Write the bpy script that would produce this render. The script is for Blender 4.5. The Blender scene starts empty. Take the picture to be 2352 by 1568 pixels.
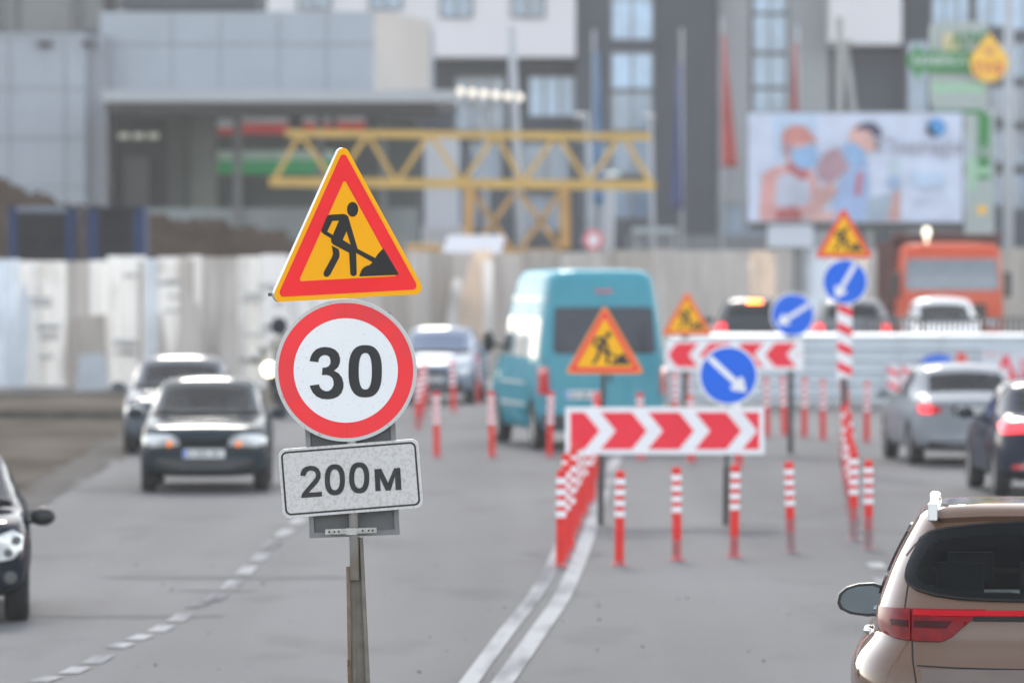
import bpy, bmesh, math, random
from mathutils import Vector, Matrix
from mathutils.bvhtree import BVHTree
from mathutils.geometry import tessellate_polygon, delaunay_2d_cdt
R = math.radians
random.seed(7)
scene = bpy.context.scene
C = scene.collection

# ------------------------------------------------------------------ camera, sky, sun, exposure
CAMH, FPX, CX, CY, HZ = 2.9, 13067.0, 1176.0, 784.0, 600.0     # 200 mm lens on a 36 mm sensor, frame 2352 x 1568 units
TH = math.atan((CY - HZ) / FPX)
cam_d = bpy.data.cameras.new("camera"); cam = bpy.data.objects.new("camera", cam_d); C.objects.link(cam)
cam.location = (0, 0, CAMH); cam.rotation_euler = (math.pi / 2 - TH, 0, 0)
cam_d.lens = 200; cam_d.sensor_width = 36; cam_d.clip_start = 1; cam_d.clip_end = 3000
cam_d.dof.use_dof = True; cam_d.dof.focus_distance = 28.1; cam_d.dof.aperture_fstop = 3.1
scene.camera = cam
SUN_EL, SUN_AZ = R(35), R(-4)          # ahead of the camera, a little to the left (azimuth from +Y, clockwise)
world = bpy.data.worlds.new("World"); scene.world = world; world.use_nodes = True
wn = world.node_tree.nodes; bg = wn["Background"]
sky = wn.new("ShaderNodeTexSky"); sky.sky_type = 'NISHITA'; sky.sun_disc = False
sky.sun_elevation = SUN_EL; sky.sun_rotation = SUN_AZ; sky.air_density = 1.0; sky.dust_density = 1.0; sky.ozone_density = 1.0
hs = wn.new("ShaderNodeHueSaturation"); hs.inputs["Saturation"].default_value = .38      # thin bright overcast
world.node_tree.links.new(sky.outputs[0], hs.inputs["Color"]); world.node_tree.links.new(hs.outputs[0], bg.inputs[0]); bg.inputs[1].default_value = 0.15
sd = bpy.data.lights.new("sun", 'SUN'); so = bpy.data.objects.new("sun", sd); C.objects.link(so)
sd.energy = 0.9; sd.angle = R(9.0); sd.color = (1.0, 0.95, 0.87)
sv = Vector((math.sin(SUN_AZ) * math.cos(SUN_EL), math.cos(SUN_AZ) * math.cos(SUN_EL), math.sin(SUN_EL)))
so.rotation_euler = sv.to_track_quat('Z', 'Y').to_euler(); so.location = (0, 60, 60)
scene.view_settings.view_transform = 'Standard'; scene.view_settings.look = 'None'
scene.view_settings.exposure = 1.60; scene.view_settings.gamma = 1
scene.cycles.use_denoising = True
scene.cycles.max_bounces = 6; scene.cycles.diffuse_bounces = 3; scene.cycles.glossy_bounces = 3
scene.cycles.transparent_max_bounces = 12; scene.cycles.volume_bounces = 1
scene.cycles.sample_clamp_indirect = 6

# ------------------------------------------------------------------ picture units -> world
def PT(px, py, Y):
    a, b = (px - CX) / FPX, (CY - py) / FPX
    d = Vector((a, b * math.sin(TH) + math.cos(TH), b * math.cos(TH) - math.sin(TH)))
    return Vector((0, 0, CAMH)) + d * (Y / d.y)
def S(Y): return FPX / Y
def YG(py): return FPX * CAMH / (py - HZ)          # depth of the ground seen at a picture height
def G(px, py, z=0.0):
    Y = FPX * (CAMH - z) / (py - HZ); p = PT(px, py, Y); return Vector((p.x, Y, z))
def GX(px, Y, z=0.0): return Vector(((px - CX) / FPX * Y, Y, z))

# ------------------------------------------------------------------ materials
def lin(r, g, b):
    f = lambda v: v / 12.92 if v <= 0.04045 else ((v + 0.055) / 1.055) ** 2.4
    return (f(r / 255), f(g / 255), f(b / 255))
MATS = {}
def mat(name, col, rough=.6, metal=0., spec=.5, var=.10, scale=4., col2=None, thr=(.45, .75), bump=0., coat=0., emit=None, es=0., detail=4., stretch=None):
    if name in MATS: return MATS[name]
    m = bpy.data.materials.new(name); m.use_nodes = True; nt = m.node_tree; N = nt.nodes; L = nt.links
    p = N["Principled BSDF"]
    p.inputs["Roughness"].default_value = rough; p.inputs["Metallic"].default_value = metal
    p.inputs["Specular IOR Level"].default_value = spec
    if coat: p.inputs["Coat Weight"].default_value = coat; p.inputs["Coat Roughness"].default_value = .04
    if emit: p.inputs["Emission Color"].default_value = (*emit, 1); p.inputs["Emission Strength"].default_value = es
    tc = N.new("ShaderNodeTexCoord"); no = N.new("ShaderNodeTexNoise"); no.inputs["Scale"].default_value = scale; no.inputs["Detail"].default_value = detail
    src = tc.outputs["Object"]
    if stretch:
        mp = N.new("ShaderNodeMapping"); mp.inputs["Scale"].default_value = stretch; L.new(src, mp.inputs[0]); src = mp.outputs[0]
    L.new(src, no.inputs["Vector"])
    rp = N.new("ShaderNodeValToRGB")
    if col2 is None:
        a = tuple(max(0, c * (1 - var)) for c in col); b = tuple(min(1, c * (1 + var)) for c in col)
        rp.color_ramp.elements[0].position = .3; rp.color_ramp.elements[1].position = .7
    else:
        a, b = col, col2
        rp.color_ramp.elements[0].position, rp.color_ramp.elements[1].position = thr
    rp.color_ramp.elements[0].color = (*a, 1); rp.color_ramp.elements[1].color = (*b, 1)
    L.new(no.outputs["Fac"], rp.inputs[0]); L.new(rp.outputs[0], p.inputs["Base Color"])
    if bump:
        bp = N.new("ShaderNodeBump"); bp.inputs["Strength"].default_value = bump; bp.inputs["Distance"].default_value = .02
        L.new(no.outputs["Fac"], bp.inputs["Height"]); L.new(bp.outputs[0], p.inputs["Normal"])
    MATS[name] = m; return m
def paint(name, col, metal=.35, rough=.32, var=.05, cw=.30):
    return mat(name, col, rough=.7, metal=0, spec=0, var=var, scale=3, coat=cw)
def glass(name, tint=(.68, .75, .77), base=(.02, .025, .03), trans=.72):
    if name in MATS: return MATS[name]
    m = bpy.data.materials.new(name); m.use_nodes = True; nt = m.node_tree; N = nt.nodes; L = nt.links
    p = N["Principled BSDF"]; p.inputs["Base Color"].default_value = (*base, 1); p.inputs["Roughness"].default_value = .03
    tr = N.new("ShaderNodeBsdfTransparent"); tr.inputs[0].default_value = (*tint, 1)
    lw = N.new("ShaderNodeLayerWeight"); lw.inputs[0].default_value = .12
    mr = N.new("ShaderNodeMapRange"); mr.inputs[1].default_value = 0; mr.inputs[2].default_value = 1; mr.inputs[3].default_value = 1 - trans; mr.inputs[4].default_value = 1
    mx = N.new("ShaderNodeMixShader"); L.new(lw.outputs["Fresnel"], mr.inputs[0]); L.new(mr.outputs[0], mx.inputs[0])
    L.new(tr.outputs[0], mx.inputs[1]); L.new(p.outputs[0], mx.inputs[2]); L.new(mx.outputs[0], N["Material Output"].inputs[0])
    MATS[name] = m; return m

YEL = mat("sign yellow film", lin(255, 176, 0), .45, spec=.12, var=.02, scale=3)
RED = mat("sign red film", lin(250, 48, 52), .45, spec=.12, var=.05, scale=4)
RED2 = mat("sign red film worn", lin(246, 64, 68), .5, spec=.12, col2=lin(214, 72, 74), thr=(.5, .85), scale=3.2, detail=8)
BLK = mat("sign black film", (.013, .013, .013), .5, spec=.3, var=.05)
BLKG = mat("sign black film faded", (.045, .044, .043), .55, spec=.12, var=.15, scale=40)
WHT = mat("sign white film", (.84, .84, .83), .45, spec=.12, col2=(.50, .50, .50), thr=(.62, .80), scale=55, detail=6)
DIRTY = mat("sign white film dirty", (.63, .61, .585), .6, spec=.05, col2=(.43, .375, .31), thr=(.46, .84), scale=62, detail=10)
RIM = mat("sign rim grey film", (.55, .55, .53), .5, col2=(.22, .20, .18), thr=(.60, .78), scale=38, detail=6)
ALU = mat("bare sheet metal", (.60, .62, .64), .42, metal=.5, var=.10, scale=9)
GREYP = mat("grey painted steel", (.20, .20, .195), .6, var=.14, scale=10)
GREYD = mat("grey panel steel", (.105, .105, .103), .65, var=.15, scale=7)
PIPE = mat("galvanised pipe", (.36, .34, .31), .5, metal=.15, col2=(.30, .23, .15), thr=(.5, .72), scale=6)
POST = mat("weathered post steel", (.205, .185, .155), .75, spec=.1, col2=(.15, .125, .10), thr=(.35, .75), scale=14, detail=8)
RUST = mat("rusty steel", (.19, .115, .065), .85, col2=(.10, .06, .035), thr=(.4, .7), scale=24, bump=.4)
GALV = mat("galvanised clamp", (.42, .41, .38), .4, metal=.5, var=.2, scale=30)
SREDF = mat("reflective red", lin(240, 56, 72), .6, spec=.15, var=.05)
SWHITE = mat("reflective white", (.86, .86, .87), .6, spec=.15, var=.05)
SBLUE = mat("reflective blue", lin(34, 106, 222), .6, spec=.15, var=.05)
SYEL = mat("reflective amber", lin(250, 184, 24), .6, spec=.15, var=.03)
SORG = mat("reflective orange red", lin(232, 66, 34), .5, var=.03)
SORB = mat("reflective orange edge", lin(240, 130, 40), .5, var=.03)
BRED = mat("bollard red rubber", lin(222, 60, 56), .8, spec=.15, var=.08, scale=6)
BDIRT = mat("bollard dusty red rubber", lin(176, 92, 92), .75, var=.18, scale=9)
BGREY = mat("bollard dusty grey rubber", lin(146, 118, 118), .8, var=.18, scale=9)
DARKM = mat("dark steel post", (.05, .045, .045), .6, var=.2)
RUBBER = mat("tyre rubber", (.018, .018, .019), .8, var=.15)
COWL = mat("cowl plastic", (.012, .012, .013), .9, spec=0)
BLKP = mat("black plastic", (.014, .015, .016), .45, var=.1)
CHROME = mat("bright trim", (.7, .7, .7), .15, metal=.9, var=.03)
RIMM = mat("wheel alloy", (.32, .33, .34), .35, metal=.6, var=.08)
INT = mat("dark interior cloth", (.035, .037, .04), .8, var=.15)
LENS = mat("headlight lens", (.60, .62, .62), .15, metal=.2, var=.25, scale=9, coat=1)
AMBER = mat("amber lens", lin(255, 130, 40), .2, emit=lin(255, 140, 60), es=.22, coat=.5)
TAIL = mat("tail light lens", lin(150, 12, 22), .18, var=.35, scale=9, coat=1, emit=lin(200, 20, 30), es=.12)
TAILLIT = mat("lit tail light", lin(255, 40, 50), .2, emit=lin(255, 50, 60), es=.8)
LAMPON = mat("lit headlamp", (.9, .9, .8), .2, emit=(1, .86, .52), es=2.6)
PLATE = mat("licence plate white", (.68, .69, .68), .5, var=.04)
GLS = glass("car glass clear"); GLSD = glass("car glass dark", (.25, .28, .30), (.012, .014, .016), .5)
GLSB = glass("car glass sky", (.45, .5, .55), (.12, .17, .28), .25)  # GLSB: reflected sky put into the bluish base colour

# ------------------------------------------------------------------ mesh helpers
class MB:
    def __init__(s): s.v = []; s.f = []; s.m = []
    def add(s, vs, fs, m=0):
        o = len(s.v); s.v += [Vector(v) for v in vs]
        for f in fs: s.f.append([i + o for i in f]); s.m.append(m)
        return s
    def box(s, a, b, m=0):
        x0, y0, z0 = a; x1, y1, z1 = b
        if x0 > x1: x0, x1 = x1, x0
        if y0 > y1: y0, y1 = y1, y0
        if z0 > z1: z0, z1 = z1, z0
        return s.add([(x0, y0, z0), (x1, y0, z0), (x1, y1, z0), (x0, y1, z0), (x0, y0, z1), (x1, y0, z1), (x1, y1, z1), (x0, y1, z1)],
                     [(0, 3, 2, 1), (4, 5, 6, 7), (0, 1, 5, 4), (1, 2, 6, 5), (2, 3, 7, 6), (3, 0, 4, 7)], m)
    def bar(s, p, q, w, h=None, m=0, n=4, up=(0, 0, 1), w2=None):
        p, q = Vector(p), Vector(q); h = h or w; d = (q - p).normalized()
        u = d.cross(Vector(up))
        if u.length < 1e-4: u = d.cross(Vector((0, 1, 0)))
        u.normalize(); t = u.cross(d).normalized(); k = (w2 or w) / w
        vs = []
        if n == 4: offs = [(-.5, -.5), (.5, -.5), (.5, .5), (-.5, .5)]
        else: offs = [(.5 * math.cos(2 * math.pi * i / n), .5 * math.sin(2 * math.pi * i / n)) for i in range(n)]
        for c, kk in ((p, 1), (q, k)):
            for a, b in offs: vs.append(c + u * a * w * kk + t * b * h * kk)
        fs = [[i, (i + 1) % n, n + (i + 1) % n, n + i] for i in range(n)] + [list(range(n))[::-1], list(range(n, 2 * n))]
        return s.add(vs, fs, m)
    def tube(s, pts, r, n=10, m=0):
        pts = [Vector(p) for p in pts]; vs = []; fs = []
        for i, p in enumerate(pts):
            d = (pts[min(i + 1, len(pts) - 1)] - pts[max(i - 1, 0)]).normalized()
            u = d.cross(Vector((0, 0, 1)));
            if u.length < 1e-3: u = Vector((1, 0, 0))
            u.normalize(); t = u.cross(d); rr = r[i] if isinstance(r, (list, tuple)) else r
            vs += [p + u * rr * math.cos(2 * math.pi * k / n) + t * rr * math.sin(2 * math.pi * k / n) for k in range(n)]
        for i in range(len(pts) - 1):
            fs += [[i * n + k, i * n + (k + 1) % n, (i + 1) * n + (k + 1) % n, (i + 1) * n + k] for k in range(n)]
        fs += [list(range(n))[::-1], [(len(pts) - 1) * n + k for k in range(n)]]
        return s.add(vs, fs, m)
    def lathe(s, prof, n=24, axis='z', c=(0, 0, 0), mats=None, m=0):
        vs = []; c = Vector(c)
        for r, h in prof:
            for k in range(n):
                a = 2 * math.pi * k / n
                p = (r * math.cos(a), r * math.sin(a), h) if axis == 'z' else ((h, r * math.cos(a), r * math.sin(a)) if axis == 'x' else (r * math.cos(a), h, r * math.sin(a)))
                vs.append(c + Vector(p))
        o = len(s.v); s.v += vs
        for i in range(len(prof) - 1):
            for k in range(n):
                s.f.append([o + i * n + k, o + i * n + (k + 1) % n, o + (i + 1) * n + (k + 1) % n, o + (i + 1) * n + k]); s.m.append(mats[i] if mats else m)
        return s
    def sheet(s, loops, fr, off=0., m=0):
        """flat polygon (outer loop and holes) in the frame fr = (origin, u, v, n)"""
        o, u, v, n = fr
        if not isinstance(loops[0][0], (tuple, list)): loops = [loops]
        flat = [p for l in loops for p in l]
        tris = tessellate_polygon([[Vector((p[0], p[1], 0)) for p in l] for l in loops])
        vs = [o + u * p[0] + v * p[1] + n * off for p in flat]; fs = []
        for t in tris:
            a, b, c = [vs[i] for i in t]
            fs.append(list(t) if (b - a).cross(c - a).dot(n) > 0 else list(t)[::-1])
        return s.add(vs, fs, m)
    def plate(s, loop, fr, th, m=0, mside=None):
        """solid plate: front at 0, back at -th along n"""
        o, u, v, n = fr; s.sheet(loop, fr, 0, m); s.sheet(loop, fr, -th, m if mside is None else mside)
        for f in s.f[-(len(loop) - 2):]: f.reverse()
        k = len(loop); vs = [o + u * p[0] + v * p[1] for p in loop] + [o + u * p[0] + v * p[1] - n * th for p in loop]
        return s.add(vs, [[i, k + i, k + (i + 1) % k, (i + 1) % k] for i in range(k)], m if mside is None else mside)
    def build(s, name, mats, parent=None, smooth=False, bevel=0., rel=True):
        me = bpy.data.meshes.new(name)
        off = Vector((0, 0, 0))
        if parent is not None and rel: off = parent.location if parent.parent is None else parent.parent.location
        me.from_pydata([tuple(v - off) for v in s.v], [], s.f)
        for mm in (mats if isinstance(mats, (list, tuple)) else [mats]): me.materials.append(mm)
        me.polygons.foreach_set("material_index", s.m)
        if smooth: me.polygons.foreach_set("use_smooth", [True] * len(me.polygons))
        me.update()
        ob = bpy.data.objects.new(name, me); C.objects.link(ob)
        if parent is not None: ob.parent = parent
        if bevel:
            b = ob.modifiers.new("bevel", 'BEVEL'); b.width = bevel; b.segments = 2; b.limit_method = 'ANGLE'
        return ob
def tag(o, label=None, cat=None, group=None, kind=None):
    if label: o["label"] = label
    if cat: o["category"] = cat
    if group: o["group"] = group
    if kind: o["kind"] = kind
    return o
def thing(name, label, cat, loc=(0, 0, 0), rz=0., group=None):
    o = bpy.data.objects.new(name, None); C.objects.link(o); o.location = loc; o.rotation_euler = (0, 0, rz); o.empty_display_size = .3
    return tag(o, label, cat, group)
def copy_tree(o, parent=None):
    c = o.copy(); C.objects.link(c)
    if parent is not None: c.parent = parent
    for ch in list(o.children): copy_tree(ch, c)
    return c
def frame(o, yaw=0., roll=0., lean=0.):
    """sign frame: faces -Y when yaw = 0; positive yaw turns the face to +X; roll is counter-clockwise as seen from the front"""
    M = Matrix.Rotation(yaw, 3, 'Z') @ Matrix.Rotation(-lean, 3, 'X') @ Matrix.Rotation(-roll, 3, 'Y')
    return (Vector(o), M @ Vector((1, 0, 0)), M @ Vector((0, 0, 1)), M @ Vector((0, -1, 0)))
def shift(fr, du=0, dv=0, dn=0): o, u, v, n = fr; return (o + u * du + v * dv + n * dn, u, v, n)
def round_poly(cs, r, n=6):
    out = []; k = len(cs)
    for i in range(k):
        p, a, b = Vector(cs[i]), Vector(cs[i - 1]), Vector(cs[(i + 1) % k])
        da, db = (a - p).normalized(), (b - p).normalized()
        ang = da.angle(db); t = r / math.tan(ang / 2); bis = (da + db).normalized(); c = p + bis * (r / math.sin(ang / 2))
        s0, s1 = p + da * t - c, p + db * t - c
        a0 = math.atan2(s0.y, s0.x); a1 = math.atan2(s1.y, s1.x); d = (a1 - a0 + math.pi) % (2 * math.pi) - math.pi
        out += [(c.x + r * math.cos(a0 + d * j / n), c.y + r * math.sin(a0 + d * j / n)) for j in range(n + 1)]
    return out
def tri_pts(inr): return [(0, 2 * inr), (-math.sqrt(3) * inr, -inr), (math.sqrt(3) * inr, -inr)]
def circ(r, n=64, c=(0, 0), ry=None): return [(c[0] + r * math.cos(2 * math.pi * i / n), c[1] + (ry or r) * math.sin(2 * math.pi * i / n)) for i in range(n)]
def rect(x0, y0, x1, y1): return [(x0, y0), (x1, y0), (x1, y1), (x0, y1)]
def superell(c, a, b, e=2.5, n=48):
    f = lambda t: math.copysign(abs(t) ** (2 / e), t)
    return [(c[0] + a * f(math.cos(2 * math.pi * i / n)), c[1] + b * f(math.sin(2 * math.pi * i / n))) for i in range(n)]
def text_sheet(mb, txt, fr, size, m=0, bold=0., off=0., cx=True, xs=1.):
    cu = bpy.data.curves.new("lettering", 'FONT'); cu.body = txt; cu.size = size; cu.offset = bold; cu.align_x = 'CENTER' if cx else 'LEFT'; cu.align_y = 'CENTER'; cu.resolution_u = 4
    ob = bpy.data.objects.new("lettering", cu); C.objects.link(ob); dg = bpy.context.evaluated_depsgraph_get(); dg.update()
    me = bpy.data.meshes.new_from_object(ob.evaluated_get(dg)); o, u, v, n = fr
    mb.add([o + u * p.co.x * xs + v * p.co.y + n * off for p in me.vertices], [list(p.vertices) for p in me.polygons], m)
    bpy.data.objects.remove(ob); bpy.data.curves.remove(cu); bpy.data.meshes.remove(me)

# ------------------------------------------------------------------ pictogram of the digging man, traced in sign coordinates (metres, 0.9 m triangle)
YAW, ROLL = R(32), R(2.55)
def unproj(zx, zy):
    x, y = (zx - 773) / 1800, (976 - zy) / 1800
    a, b, c, d = math.cos(ROLL) * math.cos(YAW), -math.sin(ROLL) * math.cos(YAW), math.sin(ROLL), math.cos(ROLL)
    det = a * d - b * c
    return ((d * x - b * y) / det, (-c * x + a * y) / det)
_body = [(600, 715), (612, 706), (630, 703), (740, 696), (765, 702), (783, 720), (790, 745), (865, 1005), (1019, 1086), (1035, 1060), (1060, 1030), (1092, 1000), (1222, 1222), (1220, 1236), (878, 1250), (885, 1225), (900, 1190), (920, 1168), (945, 1155), (970, 1148), (995, 1124), (852, 1041), (857, 1225), (850, 1240), (828, 1248), (808, 1240), (801, 1225), (790, 1040), (650, 966), (635, 945), (632, 912), (560, 868), (549, 850), (552, 832)]
_h1 = [(645, 758), (702, 755), (648, 883), (600, 852)]
_h2 = [(768, 850), (803, 968), (735, 925)]
_leg = [(637, 975), (700, 1008), (708, 1050), (705, 1080), (690, 1110), (625, 1235), (605, 1252), (585, 1253), (570, 1240), (567, 1220), (575, 1200), (640, 1080), (650, 1050), (645, 1010)]
PIC = [[[unproj(*p) for p in l] for l in (_body, _h1, _h2)], [[unproj(*p) for p in _leg]], [[unproj(821 + 49 * math.cos(t * math.pi / 14), 655 + 66 * math.sin(t * math.pi / 14)) for t in range(28)]]]
def tri_sign(mb, fr, k=1., mi=(0, 1, 2, 3, 1), edge=.024, band=.072, th=.022, rad=.036, gap=.0012):
    """mi = side, outer border, band, pictogram, field"""
    sc = lambda pts: [(x * k, y * k) for x, y in pts]
    mb.plate(sc(round_poly(tri_pts(.259), rad, 8)), fr, th * k, mi[1], mi[0])
    mb.sheet(sc(round_poly(tri_pts(.259 - edge), max(rad - edge * .6, .012), 8)), fr, gap, mi[2])
    mb.sheet(sc(round_poly(tri_pts(.259 - edge - band), .010, 6)), fr, gap * 2, mi[4])
    for loops in PIC: mb.sheet([sc(l) for l in loops], fr, gap * 3, mi[3])
def arrow_sign(mb, fr, r, ang, mi=(0, 1, 2), gap=.002):
    """round blue sign, white rim, white arrow pointing along ang (0 = right, ccw); mi = side, white, blue"""
    mb.plate(circ(r, 56), fr, .02, mi[1], mi[0]); mb.sheet(circ(r * .93, 56), fr, gap, mi[2])
    ca, sa = math.cos(ang), math.sin(ang); rr = r
    sh = [(-.88, -.10), (.34, -.10), (.30, -.26), (.44, -.27), (.82, 0), (.44, .27), (.30, .26), (.34, .10), (-.88, .10)]
    mb.sheet([((x * ca - y * sa) * rr, (x * sa + y * ca) * rr) for x, y in sh], fr, gap * 2, mi[1])

# ================================================================== SETTING
def asphalt():
    m = bpy.data.materials.new("asphalt"); m.use_nodes = True; nt = m.node_tree; N = nt.nodes; L = nt.links; p = N["Principled BSDF"]
    p.inputs["Roughness"].default_value = .95; p.inputs["Specular IOR Level"].default_value = .1
    tc = N.new("ShaderNodeTexCoord")
    def noise(scale, detail, st, lo, hi, a, b):
        mp = N.new("ShaderNodeMapping"); mp.inputs["Scale"].default_value = st; L.new(tc.outputs["Object"], mp.inputs[0])
        n = N.new("ShaderNodeTexNoise"); n.inputs["Scale"].default_value = scale; n.inputs["Detail"].default_value = detail; L.new(mp.outputs[0], n.inputs["Vector"])
        r = N.new("ShaderNodeMapRange"); r.inputs[1].default_value = lo; r.inputs[2].default_value = hi; r.inputs[3].default_value = a; r.inputs[4].default_value = b; L.new(n.outputs["Fac"], r.inputs[0]); return r.outputs[0], n
    big, _ = noise(.22, 6, (1, .25, 1), .3, .7, .84, 1.14); track, _ = noise(.55, 3, (1, .02, 1), .35, .65, .86, 1.12); stain, _ = noise(.9, 8, (1, .35, 1), .56, .74, 1.0, .72); grit, gn = noise(55, 3, (1, 1, 1), .25, .75, .80, 1.20)
    v = big
    for o in (track, stain, grit):
        x = N.new("ShaderNodeMath"); x.operation = 'MULTIPLY'; L.new(v, x.inputs[0]); L.new(o, x.inputs[1]); v = x.outputs[0]
    c = N.new("ShaderNodeMix"); c.data_type = 'RGBA'; c.blend_type = 'MULTIPLY'; c.inputs[0].default_value = 1; c.inputs[6].default_value = (.118, .117, .119, 1); L.new(v, c.inputs[7]); L.new(c.outputs[2], p.inputs["Base Color"])
    bp = N.new("ShaderNodeBump"); bp.inputs["Strength"].default_value = .25; bp.inputs["Distance"].default_value = .01; L.new(gn.outputs["Fac"], bp.inputs["Height"]); L.new(bp.outputs[0], p.inputs["Normal"])
    MATS["asphalt"] = m; return m
asphalt()
ASPH = mat("asphalt", (.125, .125, .131), .95, spec=.1, col2=(.155, .155, .161), thr=(.35, .68), scale=.22, detail=9, stretch=(1, .22, 1), bump=.05)
g = MB(); g.add([(-900, -60, -.02), (900, -60, -.02), (900, 2500, -.02), (-900, 2500, -.02)], [(0, 1, 2, 3)])
tag(g.build("ground", mat("dusty ground", (.16, .15, .14), .9, var=.2, scale=.3)), kind="structure")
g = MB(); g.add([(-22, -40, 0), (26, -40, 0), (26, 132, 0), (-22, 132, 0)], [(0, 1, 2, 3)])
tag(g.build("road", ASPH), kind="structure")
# dirt verge on the left, reaching out over the asphalt
vp = [(-120, 905), (340, 905), (640, 905), (900, 905), (900, 925), (640, 930), (420, 950), (335, 968), (270, 1000), (190, 1040), (110, 1090), (40, 1140), (-20, 1175), (-160, 1240)]
def ragged(pts, amp, seed, n=14):
    r = random.Random(seed); out = []
    for i in range(len(pts)):
        a, b = Vector(pts[i]), Vector(pts[(i + 1) % len(pts)]); k = n if i >= 3 else 1
        for j in range(k): p = a.lerp(b, j / k); out.append((p.x + r.uniform(-amp, amp) * 2.2, p.y + r.uniform(-amp, amp) * .5) if i >= 3 and (i, j) != (3, 0) else tuple(p))
    return out
vd = [(-120, 905), (340, 905), (640, 905), (930, 905), (960, 935), (640, 944), (450, 962), (380, 980), (330, 1012), (262, 1052), (180, 1104), (100, 1156), (40, 1195), (-160, 1275)]
g = MB(); g.sheet([(G(*p).x, G(*p).y) for p in ragged(vd, 12, 4)], (Vector((0, 0, .006)), Vector((1, 0, 0)), Vector((0, 1, 0)), Vector((0, 0, 1))))
tag(g.build("dust_strip", mat("road dust", (.115, .107, .097), 1, spec=0, col2=(.135, .128, .12), thr=(.35, .65), scale=.8, detail=9)), kind="structure")
vp = ragged(vp, 10, 9)
g = MB(); pv = [G(*p, 0) for p in vp]; g.sheet([(p.x, p.y) for p in pv], (Vector((0, 0, .012)), Vector((1, 0, 0)), Vector((0, 1, 0)), Vector((0, 0, 1))))
tag(g.build("verge", mat("verge dirt", (.068, .058, .047), 1, spec=0, col2=(.125, .109, .092), thr=(.35, .66), scale=.5, detail=9, bump=.5, stretch=(1, .3, 1))), kind="structure")
g = MB()
for x0 in range(-140, 330, 36):
    a, b = G(x0, 962), G(x0 + 35.4, 962); g.box((a.x, a.y - .12, 0), (b.x, a.y + .12, .13))
tag(g.build("kerb", mat("kerb concrete", (.07, .067, .062), .95, spec=0, var=.3, scale=2), bevel=.02), kind="structure")
FR0 = (Vector((0, 0, 0)), Vector((1, 0, 0)), Vector((0, 1, 0)), Vector((0, 0, 1)))
LM = mat("road paint worn", (.36, .36, .36), .95, spec=0, col2=(.15, .15, .153), thr=(.44, .68), scale=2.2, detail=8, stretch=(1, .12, 1))
def ribbon(mb, pts, w, z=.008):
    ps = [G(*p) for p in pts]
    # smooth the polyline
    out = []
    for i in range(len(ps) - 1):
        p0, p1, p2, p3 = ps[max(i - 1, 0)], ps[i], ps[i + 1], ps[min(i + 2, len(ps) - 1)]
        for j in range(8):
            t = j / 8; out.append(.5 * ((2 * p1) + (p2 - p0) * t + (2 * p0 - 5 * p1 + 4 * p2 - p3) * t * t + (3 * p1 - p0 - 3 * p2 + p3) * t ** 3))
    out.append(ps[-1]); vs = []
    for i, p in enumerate(out):
        d = (out[min(i + 1, len(out) - 1)] - out[max(i - 1, 0)]).normalized(); n = Vector((d.y, -d.x, 0))
        vs += [p - n * w / 2 + Vector((0, 0, z)), p + n * w / 2 + Vector((0, 0, z))]
    mb.add(vs, [[2 * i, 2 * i + 1, 2 * i + 3, 2 * i + 2] for i in range(len(out) - 1)])
g = MB()
ribbon(g, [(1010, 1660), (1078, 1568), (1165, 1450), (1228, 1370), (1268, 1300), (1300, 1225), (1330, 1150), (1362, 1080), (1392, 1020)], .135)
ribbon(g, [(1085, 1660), (1155, 1568), (1238, 1450), (1292, 1370), (1328, 1290), (1356, 1215), (1382, 1140), (1405, 1080), (1430, 1020)], .155)
dash = [(20, 1590), (105, 1562), (172, 1541), (225, 1516), (276, 1484), (322, 1465), (370, 1445), (413, 1420), (455, 1391), (497, 1373), (533, 1344), (566, 1311), (597, 1281), (625, 1252), (655, 1224), (685, 1197), (712, 1172), (738, 1148), (764, 1124)]
for i in range(len(dash)):
    p = G(*dash[i]); q = G(*dash[min(i + 1, len(dash) - 1)]); d = (q - p)
    if i == len(dash) - 1: d = p - G(*dash[i - 1])
    d *= .30; n = Vector((d.y, -d.x, 0)).normalized() * .075; z = Vector((0, 0, .008))
    g.add([p - d - n + z, p - d + n + z, p + d + n + z, p + d - n + z], [(0, 1, 2, 3)])
for px, py in ((2013, 1300), (2030, 1335), (2045, 1372)):
    p = G(px, py); g.box((p.x - .08, p.y - .5, .004), (p.x + .08, p.y + .5, .008))
tag(g.build("road_marking", LM), kind="structure")
g = MB()
for px, py, w, dd in ((520, 1326, 300, 9), (400, 1118, 280, 16), (500, 1357, 90, 6), (1290, 1270, 90, 22), (230, 1415, 300, 8), (2020, 1200, 40, 50)):
    p = G(px, py); s = S(p.y); l = [(p.x + (w / s) * math.cos(t * math.pi / 14) * random.uniform(.85, 1.1), p.y + S(p.y) ** -1 * dd * p.y / CAMH * .5 * math.sin(t * math.pi / 14) * random.uniform(.8, 1.1)) for t in range(28)]
    g.sheet(l, FR0, .004)
tag(g.build("road_patch", mat("asphalt patch", (.098, .098, .10), .95, spec=.1, var=.14, scale=.8)), kind="structure")
g = MB(); rg_ = random.Random(5)
for i in range(260):
    p = G(rg_.uniform(-50, 2400), HZ + rg_.uniform(560, 1000) if i < 170 else HZ + rg_.uniform(380, 700)); r_ = rg_.uniform(.006, .022); h_ = r_ * rg_.uniform(.5, .9); a0 = rg_.uniform(0, 6)
    vs = [p + Vector((r_ * math.cos(a0 + k * 1.26) * rg_.uniform(.7, 1.2), r_ * math.sin(a0 + k * 1.26) * rg_.uniform(.7, 1.4), .001)) for k in range(5)] + [p + Vector((0, 0, h_))]
    g.add(vs, [(k, (k + 1) % 5, 5) for k in range(5)], i % 2)
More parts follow.
